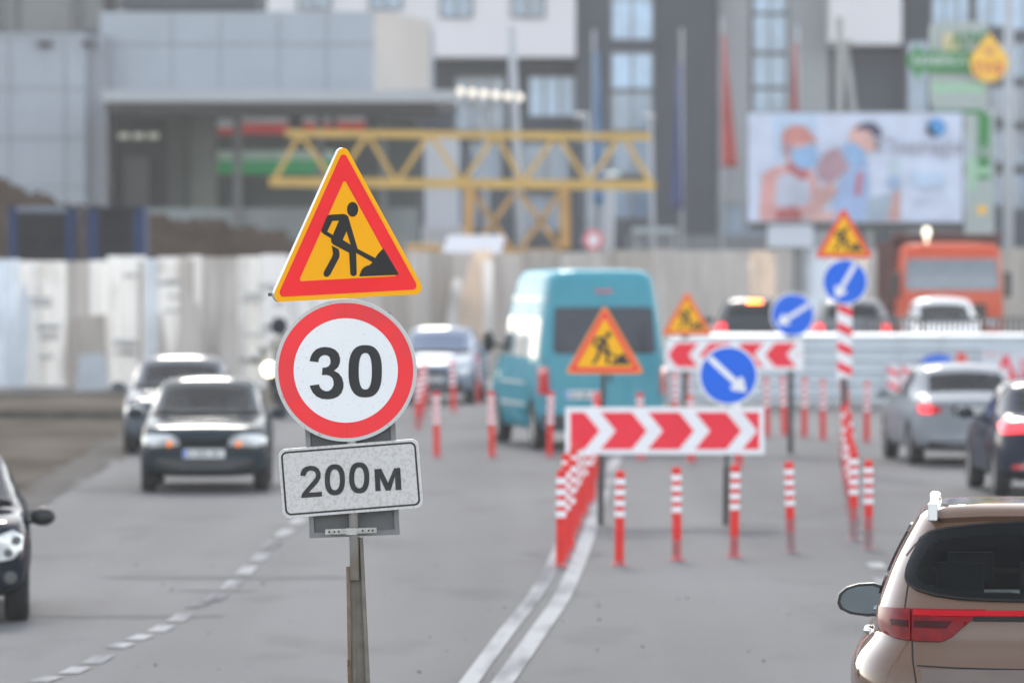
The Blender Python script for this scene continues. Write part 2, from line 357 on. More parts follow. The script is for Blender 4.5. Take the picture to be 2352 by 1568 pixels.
tag(g.build("gravel", [mat("dark grit", (.045, .043, .04), .9, var=.3), mat("pale grit", (.17, .165, .155), .9, var=.3)]), kind="stuff")
EMB = .6
g = MB(); g.box((3.6, 116.5, 0), (40, 200, EMB)); tag(g.build("embankment", mat("embankment asphalt", (.15, .15, .15), .85, var=.15, scale=.4)), kind="structure")

# ------------------------------------------------------------------ spoil heap behind the hoarding
crest = [(-160, 330), (-60, 360), (0, 388), (60, 428), (150, 456), (230, 470), (330, 486), (420, 494), (500, 500), (580, 514), (650, 534), (720, 550), (820, 570), (1000, 580), (1180, 588)]
def interp(tab, x):
    for (a, b), (c, d) in zip(tab, tab[1:]):
        if a <= x <= c: return b + (d - b) * (x - a) / (c - a)
    return tab[-1][1] if x > tab[-1][0] else tab[0][1]
g = MB(); nx, ny = 150, 26; Y0, Y1 = 138, 172
rng = random.Random(3)
for i in range(nx):
    px = -160 + 1340 * i / (nx - 1); hz = PT(px, interp(crest, px), 158).z
    for j in range(ny):
        Y0 = 138 + max(0, min(1, (px - 600) / 300)) * 14; Y = Y0 + (Y1 - Y0) * j / (ny - 1); t = (Y - Y0) / (158 - Y0)
        z = hz * (min(t, 1) ** .8 if t < 1 else max(0, 1 - (Y - 158) / 14 * .9)) + .12 * (math.sin(px * .071 + Y * .9) * math.sin(Y * .61 + px * .023) + .6 * math.sin(px * .19 + Y * 1.7)) * (1 if 0 < j < ny - 1 else 0)
        g.v.append(Vector((GX(px, 158).x + rng.uniform(-.1, .1), Y + rng.uniform(-.3, .3), max(-.05, z))))
for i in range(nx - 1):
    for j in range(ny - 1): a = i * ny + j; g.f.append([a, a + ny, a + ny + 1, a + 1]); g.m.append(0)
tag(g.build("dirt_mound", mat("dug earth", (.030, .021, .015), 1, spec=0, col2=(.058, .043, .033), thr=(.4, .7), scale=.9, detail=9, bump=.6), smooth=True), kind="structure")

# ================================================================== FOREGROUND SIGNPOST
YS = 28.15
sp = thing("road_sign", "sharp roadworks triangle above a round 30 limit and 200 m plate on one grey post", "road sign", GX(826, YS))
# warning triangle
mb = MB(); tc = PT(796.5, 564, YS - .10); tri_sign(mb, frame(tc, YAW, ROLL), 1., (0, 1, 2, 3, 1))
mb.build("warning_triangle", [ALU, YEL, RED, BLK], sp)
fr = frame(tc, YAW, ROLL); mb = MB()
for du, dv in ((-.215, .07), (.20, .07), (-.425, -.225)): mb.plate(rect(du - .012, dv - .004, du + .004, dv + .012), shift(fr, 0, 0, -.024), .012)
mb.build("sign_clip", [GREYD], sp)
# speed limit disc
dc = PT(794.2, 850.5, YS); fr = frame(dc); mb = MB(); mb.plate(circ(.352, 96), fr, .022, 1, 0)
mb.sheet(circ(.334, 96), fr, .0012, 2); mb.sheet(circ(.258, 96), fr, .0024, 3)
for a_, b_ in ((.262, .330), (-.330, -.262)): mb.sheet(rect(-.004 if a_ > 0 else .004, a_, -.001 if a_ > 0 else .007, b_), fr, .0016, 5)
z2 = lambda p: ((p[0] - 764) / 1800, (733 - p[1]) / 1800)
three = [(441, 650), (452, 610), (470, 575), (500, 545), (540, 528), (580, 523), (630, 530), (670, 548), (700, 580), (714, 625), (712, 665), (695, 705), (660, 735), (700, 757), (730, 795), (745, 850), (742, 890), (725, 935), (695, 965), (655, 983), (605, 990), (550, 985), (505, 965), (470, 930), (450, 890), (443, 868), (525, 856), (535, 885), (555, 905), (585, 918), (615, 915), (640, 895), (655, 865), (655, 830), (645, 800), (620, 780), (590, 772), (552, 775), (556, 708), (585, 706), (612, 695), (627, 670), (628, 640), (618, 612), (595, 597), (565, 596), (540, 610), (525, 632), (519, 660)]
mb.sheet([z2(p) for p in three], fr, .0036, 4)
mb.sheet([[z2(p) for p in superell((937, 740), 149, 233, 2.55)], [z2(p) for p in superell((938, 740), 58, 162, 2.5)]], fr, .0036, 4)
mb.build("speed_limit_disc", [ALU, RIM, RED2, WHT, mat("sign black film matt", (.028, .028, .028), .55, spec=.3, var=.1), mat('sign seam red', lin(228, 60, 64), .6, spec=.05)], sp)
# distance plate
pc = PT(805.2, 1098.5, YS - .012); fr = frame(pc, 0, R(4.5)); mb = MB()
W2, H2 = .348, .171
mb.plate(round_poly([(W2, H2), (-W2, H2), (-W2, -H2), (W2, -H2)], .036, 8), fr, .022, 0, 1)
o_, i_ = round_poly([(W2 - .013, H2 - .013), (-W2 + .013, H2 - .013), (-W2 + .013, -H2 + .013), (W2 - .013, -H2 + .013)], .03, 8), round_poly([(W2 - .022, H2 - .022), (-W2 + .022, H2 - .022), (-W2 + .022, -H2 + .022), (W2 - .022, -H2 + .022)], .022, 8)
mb.sheet([o_, i_], fr, .0012, 2)
def z3(p):
    x, y = (p[0] - 566) / 1262, (289 - p[1]) / 1262; c, s_ = math.cos(R(4.5)), math.sin(R(4.5)); return (x * c + y * s_, -x * s_ + y * c)
two = [(252, 270), (255, 250), (265, 230), (285, 215), (315, 208), (345, 212), (368, 228), (380, 255), (378, 285), (362, 315), (330, 350), (305, 376), (387, 371), (388, 400), (258, 410), (262, 385), (285, 355), (325, 310), (345, 285), (350, 265), (345, 248), (330, 240), (312, 238), (297, 246), (287, 262), (285, 273)]
emm = [(715, 230), (757, 227), (800, 315), (838, 224), (876, 221), (884, 358), (848, 361), (843, 275), (817, 362), (786, 364), (750, 285), (754, 366), (722, 368)]
mb.sheet([z3(p) for p in two], fr, .0024, 2); mb.sheet([z3(p) for p in emm], fr, .0024, 2)
for cx_, cy_ in ((468, 296), (620, 284)):
    mb.sheet([[z3(p) for p in superell((cx_, cy_), 63, 97, 2.4)], [z3(p) for p in superell((cx_, cy_), 31, 65, 2.3)]], fr, .0024, 2)
for px, py in ((355, 152), (-.0, 0)):
    pass
mb.build("distance_plate", [DIRTY, ALU, BLKG], sp)
# backing panel with channel rim
fr = frame(PT(806, 1020, YS + .05), 0, R(2.3)); mb = MB(); u = 1 / S(YS)
x0, x1, y0, y1 = -104 * u, 104 * u, -212 * u, 300 * u
mb.plate(rect(x0, y0, x1, y1), shift(fr, 0, 0, -.012), .004, 0)
for a in (rect(x0, y0, x0 + .024, y1), rect(x1 - .024, y0, x1, y1), rect(x0 + .024, y0, x1 - .024, y0 + .026), rect(x0 + .024, y1 - .026, x1 - .024, y1)): mb.plate(a, fr, .018, 1)
mb.build("backing_panel", [GREYD, GREYP], sp)
# pipe, clamp, post
mb = MB(); a, b = PT(815, 1331, YS + .025), PT(800, 690, YS + .03); mb.bar(b, a, .046, n=20); mb.build("pipe", [PIPE], sp, smooth=True)
mb = MB(); fr = frame(PT(806, 1219, YS + .005), 0, R(2.0))
mb.plate(rect(-59 * u, -6 * u, 59 * u, 6 * u), fr, .006, 0)
for dx in (-50, -38, -28, 27, 41, 50): mb.plate(circ(.0055, 8, (dx * u, 0)), shift(fr, 0, 0, .012), .012, 1)
mb.plate(rect(-12 * u, -8 * u, 14 * u, 7 * u), shift(fr, 0, 0, .02), .014, 0)
mb.build("clamp", [GALV, DARKM], sp, bevel=.001)
def post_x(py): return 826 + (py - 1568) * .036
mb = MB()
def slab(pa, pb, xa0, xa1, xb0, xb1, Y, th, m):
    mb.add([PT(xa0, pa, Y), PT(xa1, pa, Y), PT(xb1, pb, Y), PT(xb0, pb, Y), PT(xa0, pa, Y + th), PT(xa1, pa, Y + th), PT(xb1, pb, Y + th), PT(xb0, pb, Y + th)],
           [(0, 3, 2, 1), (4, 5, 6, 7), (0, 1, 5, 4), (1, 2, 6, 5), (2, 3, 7, 6), (3, 0, 4, 7)], m)
slab(1233, 1950, 812, 834, 829, 868, YS + .055, .010, 0)           # web
slab(1233, 1950, 826, 834, 857, 869, YS + .025, .030, 0)           # right flange
slab(1300, 1950, 795, 803, 806, 815, YS + .030, .036, 1)           # left flange, browner
slab(1300, 1950, 803, 814, 815, 830, YS + .052, .012, 0)
slab(1480, 1950, 808, 816, 818, 832, YS + .046, .008, 0)
mb.build("post", [POST, mat("brown post flange", (.19, .135, .09), .8, var=.2, scale=18)], sp)
mb = MB(); n = 40
for i in range(n):
    py = 1514 + i * 10.5; x = 797 + (py - 1514) * .028; p = PT(x, py, YS + .02); q = PT(x + 8, py + 6, YS + .05); mb.box((p.x, p.y, q.z), (q.x, q.y, p.z))
    mb.box((p.x + .005, p.y + .004, p.z - 10.6 * u), (q.x - .002, q.y, q.z))
mb.build("rusty_bar", [RUST], sp)

# ================================================================== BOLLARDS
def make_bollard(dirt):
    t = thing("bollard", "red and white bollard", "bollard")
    r = .048; mb = MB(); h = .96
    prof = [(r, .02)]; ms = []
    lv = [(.22, 2 if dirt > 1 else 1 if dirt else 0), (.36, 1 if dirt > 1 else 0), (.50, 0)]
    for z, m in lv: prof.append((r, z)); ms.append(m)
    z = .50
    for k in range(4):
        prof += [(r + .002, z + .001), (r + .002, z + .062), (r, z + .063), (r, z + .109)]; ms += [0, 3, 0, 0]; z += .110
    prof += [(r, z + .018), (r * .8, z + .03), (0.001, z + .034)]; ms += [0, 0, 0]
    mb.lathe(prof, 20, mats=ms); mb.build("tube", [BRED, BDIRT, BGREY, SWHITE], t, smooth=False)
    mb = MB(); mb.lathe([(.001, .05), (r + .004, .05), (r + .010, .03), (.078, .020), (.088, .0), (.001, 0)], 20); mb.build("base", [BGREY if dirt > 1 else BDIRT], t)
    return t
BP = [make_bollard(i) for i in range(3)]; bused = [False] * 3
def bollard(p, dirt, label, group, sc=1.):
    o = BP[dirt] if not bused[dirt] else copy_tree(BP[dirt]); bused[dirt] = True
    o.location = p; o.rotation_euler = (R(random.uniform(-2, 2)), R(random.uniform(-2, 2)), random.uniform(0, 6)); o.scale = (sc, sc, sc); tag(o, label, "bollard", group)
fr_grp = "bollards across the closed lane in front"
for px, py, d, lb in ((1422, 1298, 0, "red and white bollard in the front row, left of the chevron board's middle"), (1555, 1287, 1, "red and white bollard standing in front of the chevron board's middle"),
                      (1686, 1279, 1, "red and white bollard in front of the chevron board's right-hand post"), (1817, 1268, 2, "greyed red and white bollard just right of the chevron board"),
                      (1995, 1262, 2, "dusty grey-footed bollard standing alone at the right end of the front row")):
    bollard(G(px, py), d, lb, fr_grp, .93)
def row(a, b, n, bend, dirt, label, group, sc=.95):
    A, B = G(*a), G(*b)
    for i in range(n):
        t = i / (n - 1); p = A.lerp(B, t); p.x += bend * math.sin(math.pi * t) + random.uniform(-.03, .03); bollard(p, dirt(i), label, group, sc)
row((1283, 1303), (1375, 1010), 26, .12, lambda i: 0, "red and white bollard in the dense row along the double white line", "bollards along the double white line")
row((1960, 1240), (1937, 1000), 17, .0, lambda i: 2 if i < 6 else 1, "red and white bollard in the tight row receding beneath the red-striped pole", "bollards receding at the far edge of the closed lane")
bk = "bollards in the middle distance"
for px, py, lb in ((1003, 1050, "red bollard standing by itself right of the 200 m plate's edge"), (1130, 1050, "red bollard in front of the teal van's front wheel"), (1262, 1050, "red bollard in front of the teal van's rear wheel"),
                   (1472, 1055, "red bollard behind the chevron board, below the van's bumper"), (1588, 1062, "red bollard behind the chevron board, left of the blue disc"), (1697, 1070, "red bollard behind the right post of the chevron board"),
                   (1550, 985, "red bollard beneath the left end of the far chevron board"), (1582, 990, "red bollard beneath the far chevron board, second from its left end"),
                   (1762, 1003, "thin red bollard below the right end of the far chevron board"), (1802, 1000, "red bollard beside the dark leg of the far chevron board"), (1847, 1004, "red bollard against the white sheet fence, next right of the far chevron board"), (1890, 1010, "red bollard against the white sheet fence, left of the striped pole"),
                   (1990, 1015, "red bollard against the white sheet fence, right of the striped pole"), (1042, 945, "pale red bollard in front of the oncoming silver car"), (1097, 925, "pale red bollard between the silver car and the teal van")):
    bollard(G(px, py), 0, lb, bk, 1.0)
row((962, 985), (975, 900), 6, .05, lambda i: 1, "faded red bollard in the cluster half hidden behind the 30 disc", "bollards behind the 30 disc", .95)

# ================================================================== CHEVRON BARRIERS AND SIGN POLES
def chevron(mb, fr, w, h, n, right, mi=(0, 1, 2), gap=.002, start=0.):
    mb.plate(rect(-w / 2, -h / 2, w / 2, h / 2), fr, .03, mi[1], mi[0]); b = .055
    x0, x1, y1 = -w / 2 + b, w / 2 - b, h / 2 - b; pitch = (x1 - x0) / n; wd = pitch * .66; sk = y1 * .82
    def clip(poly):
        for sgn, lim in ((1, x0), (-1, x1)):
            out = []
            for i in range(len(poly)):
                p, q = poly[i - 1], poly[i]; a, c = (p[0] - lim) * sgn, (q[0] - lim) * sgn
                if (a >= 0) != (c >= 0): t = a / (a - c); out.append((p[0] + (q[0] - p[0]) * t, p[1] + (q[1] - p[1]) * t))
                if c >= 0: out.append(q)
            poly = out
            if not poly: break
        return poly
    k = 1 if right else -1
    for i in range(-2, n + 2):
        c = (x0 + (i + start) * pitch) if right else (x1 - (i + start) * pitch)
        for sy in (1, -1):
            poly = clip([(c, sy * y1), (c + k * wd, sy * y1), (c + k * (wd + sk), 0), (c + k * sk, 0)])
            if len(poly) > 2: mb.sheet(poly, fr, gap, mi[2])
YA = 62.6; u = 1 / S(YA)
A = thing("chevron_barrier", "near red and white chevron board pointing right with triangle and blue disc above", "road barrier", GX(1525, YA))
fr = frame(PT(1527, 989, YA), 0, R(0)); mb = MB(); chevron(mb, fr, 457 * u, 108 * u, 4, True, start=-.36); mb.build("chevron_board", [ALU, SWHITE, SREDF], A)
mb = MB(); tri_sign(mb, frame(PT(1389, 805, YA - .02)), 168 * u / .815, (0, 4, 1, 3, 2), edge=.034, band=.04, gap=.003); mb.build("warning_triangle", [ALU, SREDF, SYEL, BLKG, SORB], A)
mb = MB(); arrow_sign(mb, frame(PT(1673, 862, YA - .02)), 69 * u, R(-43)); mb.build("arrow_disc", [ALU, SWHITE, SBLUE], A)
for x0, x1, top in ((1387, 1379, 790), (1672, 1667, 850)):
    mb = MB(); a = PT(x0, top, YA + .06); b = GX(x1, YA + .06); mid = a.lerp(b, .62); mb.bar(a, b, .05, n=10); mb.bar(mid, b, .09, .07, n=4); mb.build("post", [DARKM], A)
YB = 86.0; u = 1 / S(YB)
B = thing("chevron_barrier", "far red and white chevron board pointing left, partly behind the near blue disc", "road barrier", GX(1690, YB))
fr = frame(PT(1687, 815, YB)); mb = MB(); chevron(mb, fr, 317 * u, 72 * u, 4, False, start=.10); mb.build("chevron_board", [ALU, SWHITE, SREDF], B)
mb = MB(); tri_sign(mb, frame(PT(1578, 735, YB - .02)), 108 * u / .815, (0, 4, 1, 3, 2), edge=.03, band=.035, gap=.004); mb.build("warning_triangle", [ALU, SREDF, SYEL, BLKG, SORB], B)
mb = MB(); arrow_sign(mb, frame(PT(1821, 723, YB - .02)), 51 * u, R(-148), gap=.003); mb.build("arrow_disc", [ALU, SWHITE, SBLUE], B)
for px, top in ((1573, 740), (1816, 730)):
    mb = MB(); mb.bar(PT(px, top, YB + .08), GX(px, YB + .08), .09, n=10); mb.build("post", [DARKM], B)
YC = 79.5; u = 1 / S(YC)
D = thing("sign_pole", "tall red and white striped pole carrying a roadworks triangle and a blue disc", "road sign", GX(1938, YC))
mb = MB(); tri_sign(mb, frame(PT(1938, 553, YC - .02)), 123 * u / .815, (0, 1, 1, 3, 2), edge=.028, band=.04, gap=.004); mb.build("warning_triangle", [ALU, SORG, SYEL, BLKG], D)
mb = MB(); arrow_sign(mb, frame(PT(1941, 647, YC - .03)), 53.5 * u, R(-120), gap=.003); mb.build("arrow_disc", [ALU, SWHITE, SBLUE], D)
mb = MB(); mb.bar(PT(1940, 560, YC + .06), GX(1938, YC + .06), .09, n=10); mb.build("pole", [DARKM], D)
mb = MB(); w = 34 * u; hh = (868 - 695) * u; fr = frame(PT(1940, 868, YC)); mb.plate(rect(-w / 2, 0, w / 2, hh), fr, .09, 0)
k = -1
while k * 45 * u < hh + .2:
    y = k * 45 * u; pl = [(-w / 2, y + 20 * u), (-w / 2, y + 40 * u), (w / 2, y + 24 * u), (w / 2, y + 4 * u)]
    pl = [(x, min(max(yy, 0), hh)) for x, yy in pl]
    if pl[1][1] > pl[0][1] and pl[2][1] > pl[3][1]: mb.sheet(pl, fr, .003, 1)
    k += 1
mb.build("striped_sleeve", [SWHITE, SREDF], D)

# ================================================================== VEHICLES
def mesh_obj(name, bm, mats, parent=None, smooth=True):
    me = bpy.data.meshes.new(name); bm.to_mesh(me); bm.free()
    for m in mats: me.materials.append(m)
    if smooth: me.polygons.foreach_set("use_smooth", [True] * len(me.polygons))
    ob = bpy.data.objects.new(name, me); C.objects.link(ob)
    if parent is not None: ob.parent = parent
    return ob
def evald(ob):
    dg = bpy.context.evaluated_depsgraph_get(); dg.update(); return bpy.data.meshes.new_from_object(ob.evaluated_get(dg))
def wheel(parent, c, r, w, side):
    """thing part: tyre with a rim child; axle along x"""
    x = c[0]; mb = MB(); s = side
    mb.lathe([(r * .60, x - w / 2 * s), (r * .92, x - w / 2 * s), (r, x - w * .36 * s), (r, x + w * .36 * s), (r * .93, x + w / 2 * s), (r * .62, x + w / 2 * s), (r * .6, x + w * .3 * s)], 28, 'x', (0, c[1], c[2]))
    t = mb.build("wheel", [RUBBER], parent, smooth=True, rel=False)
    mb = MB(); mb.lathe([(r * .61, x + w * .46 * s), (r * .54, x + w * .40 * s), (.001, x + w * .34 * s)], 28, 'x', (0, c[1], c[2]), m=1)
    for i in range(7):
        a = 2 * math.pi * i / 7; p0 = (x + w * .42 * s, c[1] + .03 * math.cos(a), c[2] + .03 * math.sin(a)); p1 = (x + w * .44 * s, c[1] + r * .55 * math.cos(a), c[2] + r * .55 * math.sin(a)); mb.bar(p0, p1, .05, .02, 0, up=(1, 0, 0))
    mb.lathe([(r * .62, x + w * .48 * s), (r * .55, x + w * .47 * s)], 28, 'x', (0, c[1], c[2]), m=0)
    mb.build("rim", [RIMM, BLKP], t, rel=False)
def patch(bvh, poly, view, name, m, parent, off=.006, res=.05, skirt=.014, smooth=True):
    """a piece that follows the body: polygon in the (x,z) or (y,z) plane, projected onto the surface"""
    dens = []
    for i in range(len(poly)):
        a, b = Vector(poly[i]), Vector(poly[(i + 1) % len(poly)]); n = max(1, int((b - a).length / res))
        dens += [a.lerp(b, j / n) for j in range(n)]
    xs, ys = [p.x for p in dens], [p.y for p in dens]; pts = list(dens)
    nx, ny = int((max(xs) - min(xs)) / res) + 1, int((max(ys) - min(ys)) / res) + 1
    for i in range(1, nx):
        for j in range(1, ny):
            pts.append(Vector((min(xs) + (max(xs) - min(xs)) * i / nx, min(ys) + (max(ys) - min(ys)) * j / ny)))
    vs, es, fs, *_ = delaunay_2d_cdt(pts, [], [list(range(len(dens)))], 1, 1e-5)
    P = []; Nn = []
    for v in vs:
        o, d = {'rear': ((v.x, -4, v.y), (0, 1, 0)), 'front': ((v.x, 12, v.y), (0, -1, 0)), 'left': ((-4, v.x, v.y), (1, 0, 0)), 'right': ((4, v.x, v.y), (-1, 0, 0)), 'top': ((v.x, v.y, 5), (0, 0, -1))}[view]
        h = bvh.ray_cast(Vector(o), Vector(d))
        if h[0] is None: P.append(None); Nn.append(None); continue
        n = h[1]
        if n.dot(Vector(d)) > 0: n = -n
        P.append(h[0]); Nn.append(n)
    bm = bmesh.new(); bv = [bm.verts.new(p + n * off) if p is not None else None for p, n in zip(P, Nn)]
    for f in fs:
        if all(bv[i] is not None for i in f):
            try: bm.faces.new([bv[i] for i in f])
            except ValueError: pass
    dn = Vector({'rear': (0, -1, 0), 'front': (0, 1, 0), 'left': (-1, 0, 0), 'right': (1, 0, 0), 'top': (0, 0, 1)}[view])
    bm.normal_update()
    for f in bm.faces:
        if f.normal.dot(dn) < 0: f.normal_flip()
    be = [e for e in bm.edges if e.is_boundary]
    if skirt and be:
        r = bmesh.ops.extrude_edge_only(bm, edges=be)
        idx = {v: n for v, n in zip(bv, Nn) if v is not None}
        base = dict((tuple(round(c, 5) for c in v.co), n) for v, n in idx.items())
        for v in [x for x in r["geom"] if isinstance(x, bmesh.types.BMVert)]:
            n = base.get(tuple(round(c, 5) for c in v.co), -dn); v.co -= n * skirt
    for e in be: e.smooth = False
    loose = [v for v in bm.verts if not v.link_faces]; bmesh.ops.delete(bm, geom=loose, context='VERTS')
    return mesh_obj(name, bm, [m], parent, smooth)
def low(w, zb, zh): return [(0, zb), (w * .88, zb), (w * .975, zb + .14), (w, zb + (zh - zb) * .62), (w * .985, zh)]
def hood(w, z): return [(w * .945, z * .965), (w * .89, z * .985), (w * .82, z * .995), (w * .72, z * 1.0), (w * .36, z * 1.012), (0, z * 1.018)]
def cab(w, zb, wr, zr): return [(w * .945, zb), (w * .945 + (wr - w * .945) * .55, zb + (zr - zb) * .5), (wr, zr - .05), (wr * .90, zr - .005), (wr * .45, zr + .03), (0, zr + .04)]
def car_stations(kind, L, W, H):
    w = W / 2; f = L / 2; b = -L / 2; bt = H * .645
    st = [(f, low(w * .80, .30, .52) + hood(w * .80, .64)), (f - .10, low(w * .93, .22, .60) + hood(w * .93, .80)), (f - .42, low(w * .985, .18, .68) + hood(w * .985, .865)),
          (f - 1.05, low(w, .18, .74) + hood(w * .99, bt * .985)), (f - 1.28, low(w, .18, .78) + hood(w * .98, bt * 1.02)),
          (f - 1.98, low(w, .18, .80) + cab(w, bt, w * .70, H - .12)), (f - 2.28, low(w, .18, .80) + cab(w, bt, w * .715, H - .04)), (f - 2.42, low(w, .18, .80) + cab(w, bt, w * .715, H - .04))]
    if kind == 'sedan':
        st += [(b + 1.48, low(w, .18, .80) + cab(w, bt, w * .705, H - .05)), (b + 1.22, low(w, .18, .80) + cab(w, bt, w * .69, H - .13)), (b + .62, low(w, .19, .79) + hood(w * .98, bt * 1.05)), (b + .50, low(w * .99, .20, .78) + hood(w * .975, bt * 1.045)),
               (b + .10, low(w * .95, .24, .70) + hood(w * .94, bt * 1.03)), (b, low(w * .86, .30, .62) + hood(w * .86, bt * .90))]
    else:
        st += [(b + .90, low(w, .18, .80) + cab(w, bt, w * .70, H - .04)), (b + .62, low(w, .18, .80) + cab(w, bt, w * .68, H - .11)), (b + .16, low(w * .98, .20, .80) + hood(w * .97, bt * 1.06)), (b + .12, low(w * .97, .22, .78) + hood(w * .95, bt * 1.02)),
               (b + .04, low(w * .94, .25, .68) + hood(w * .92, bt * .86)), (b, low(w * .86, .30, .60) + hood(w * .84, bt * .72))]
    return st
def make_car(name, label, kind, L, W, H, pm, gl, loc, rz, wr=.30, details=None, mirrors=True, seats=True, zoff=0., bowf=.16, bowr=.12, group=None):
    root = thing(name, label, "car", loc, rz, group)
    st = car_stations(kind, L, W, H); n = len(st); bm = bmesh.new(); rings = []
    for i, (y, pts) in enumerate(st):
        bow = bowf if i < 6 else (bowr if i >= 9 else 0); sg = -1 if i < 6 else 1; ww = W / 2
        r = [bm.verts.new((x, y + sg * bow * (x / ww) ** 2, z)) for x, z in pts] + [bm.verts.new((-x, y + sg * bow * (x / ww) ** 2, z)) for x, z in pts[9:0:-1]]
        rings.append(r)
    rear_glass = 9
    for i in range(n - 1):
        for k in range(20):
            fce = bm.faces.new([rings[i][k], rings[i][(k + 1) % 20], rings[i + 1][(k + 1) % 20], rings[i + 1][k]])
            kk = k if k < 10 else 19 - k; mi = 0
            if i == 4 and kk >= 8: mi = 1
            elif i == rear_glass and kk >= 8: mi = 2
            elif kk in (5, 6) and i in (4, 5, 7): mi = 3
            if i == 4 and kk == 5: mi = 0
            fce.material_index = mi
    for r in (rings[0], rings[-1]):
        for k in range(10):
            a = [r[k], r[k + 1], r[(20 - k - 1) % 20], r[(20 - k) % 20]]; a2 = []
            for v in a:
                if v not in a2: a2.append(v)
            bm.faces.new(a2)
    bmesh.ops.recalc_face_normals(bm, faces=bm.faces[:])
    tmp = mesh_obj("tmp", bm, [pm, gl, gl, gl, BLKP]); ss = tmp.modifiers.new("s", 'SUBSURF'); ss.levels = 2; ss.render_levels = 2
    cb = MB(); ya, yb = L / 2 - .82, -L / 2 + .85
    for s in (1, -1):
        for y in (ya, yb):
            cb.lathe([(.001, s * (W / 2 - .26)), (wr + .055, s * (W / 2 - .26)), (wr + .055, s * (W / 2 + .1)), (.001, s * (W / 2 + .1))], 24, 'x', (0, y, wr), m=4)
    cut = cb.build("cut", [pm, gl, gl, gl, BLKP]); cbm = bmesh.new(); cbm.from_mesh(cut.data); bmesh.ops.remove_doubles(cbm, verts=cbm.verts, dist=.002); bmesh.ops.recalc_face_normals(cbm, faces=cbm.faces); cbm.to_mesh(cut.data); cbm.free()
    bo = tmp.modifiers.new("b", 'BOOLEAN'); bo.operation = 'DIFFERENCE'; bo.object = cut; bo.solver = 'EXACT'
    me = evald(tmp); bpy.data.objects.remove(tmp); bpy.data.objects.remove(cut)
    full = bmesh.new(); full.from_mesh(me); bvh = BVHTree.FromBMesh(full)
    def take(sel, nm, m):
        b2 = full.copy(); b2.faces.ensure_lookup_table(); bmesh.ops.delete(b2, geom=[f for f in b2.faces if f.index not in sel], context='FACES')
        for f in b2.faces: f.material_index = 1 if (nm == 'body' and f.material_index == 4) else 0
        return mesh_obj(nm, b2, m, root)
    full.faces.ensure_lookup_table(); full.faces.index_update()
    take({f.index for f in full.faces if f.material_index in (0, 4)}, "body", [pm, BLKP])
    take({f.index for f in full.faces if f.material_index == 1}, "windscreen", [gl]); take({f.index for f in full.faces if f.material_index == 2}, "rear_window", [gl])
    left = {f for f in full.faces if f.material_index == 3}
    while left:
        comp = set(); stack = [next(iter(left))]
        while stack:
            f = stack.pop()
            if f in comp: continue
            comp.add(f); left.discard(f)
            for e in f.edges:
                for g2 in e.link_faces:
                    if g2.material_index == 3 and g2 not in comp: stack.append(g2)
        take({f.index for f in comp}, "side_window", [gl])
    full.free(); bpy.data.meshes.remove(me)
    for s in (1, -1):
        for y in (ya, yb): wheel(root, (s * (W / 2 - .125), y, wr), wr, .20, s)
    fy = L / 2; cw_ = W / 2
    patch(bvh, [(-cw_ * .80, fy - 1.46), (-cw_ * .45, fy - 1.33), (0, fy - 1.29), (cw_ * .45, fy - 1.33), (cw_ * .80, fy - 1.46), (cw_ * .82, fy - 1.34), (cw_ * .5, fy - 1.16), (0, fy - 1.10), (-cw_ * .5, fy - 1.16), (-cw_ * .82, fy - 1.34)], 'top', "cowl", COWL, root, off=.006, res=.05)
    if seats:
        for x, y in ((-.36, .05), (.36, .05)):
            mb = MB(); mb.lathe([(.001, .25), (.24, .25), (.26, .5), (.25, .80), (.2, .92), (.07, .95), (.07, .98), (.13, 1.0), (.14, 1.10), (.10, 1.17), (.001, 1.18)], 14, c=(x, y, 0))
            for v in mb.v: v.y = y + (v.y - y) * .4
            mb.build("seat", [INT], root, smooth=True, rel=False)
        mb = MB(); mb.box((-W / 2 + .22, -L / 2 + 1.15, .3), (W / 2 - .22, -L / 2 + 1.35, H * .66)); mb.build("rear_seat", [INT], root, rel=False, bevel=.05)
        mb = MB(); mb.box((-W / 2 + .18, L / 2 - 1.75, .5), (W / 2 - .18, L / 2 - 1.35, H * .635)); mb.build("dashboard", [INT], root, rel=False, bevel=.05)
    if mirrors:
        for s in (1, -1):
            mb = MB(); x = s * (W / 2 + .09); y = L / 2 - 1.62; z = (details or {}).get('mz', H * .675)
            mb.lathe([(.001, -.055), (.05, -.05), (.075, -.02), (.08, .02), (.074, .05), (.001, .052)], 16, 'y', (0, 0, 0))
            for v in mb.v: v.x = v.x * 1.35 + x; v.y += y; v.z = v.z * .95 + z
            mb.bar((s * (W / 2 - .10), y, z - .045), (x, y, z - .04), .05, .03)
            mb.build("mirror", [BLKP if details and details.get('blackmirror') else pm], root, smooth=True, rel=False)
    return root, bvh
def plate_part(bvh, root, view, z0, z1, w=.26, x=0., marks=True):
    o = patch(bvh, rect(x - w, z0, x + w, z1), view, "licence_plate", PLATE, root, off=.016, res=.08, skirt=.02)
    sgn = 1 if view == 'front' else -1
    if marks:
        patch(bvh, rect(x - w * .97, z0 + .01, x - w * .85, z1 - .01) if view == 'rear' else rect(x + w * .85, z0 + .01, x + w * .97, z1 - .01), view, "plate_band", SBLUE, root, off=.019, res=.06, skirt=.004)
        for i in range(8):
            xx = x - w * .68 + i * w * .185
            if i in (2, 6): continue
            patch(bvh, rect(xx, z0 + .03, xx + w * .10, z1 - .03), view, "plate_character", BLKP, root, off=.019, res=.06, skirt=.004)
def mir(p): return [(-x, z) for x, z in p][::-1]

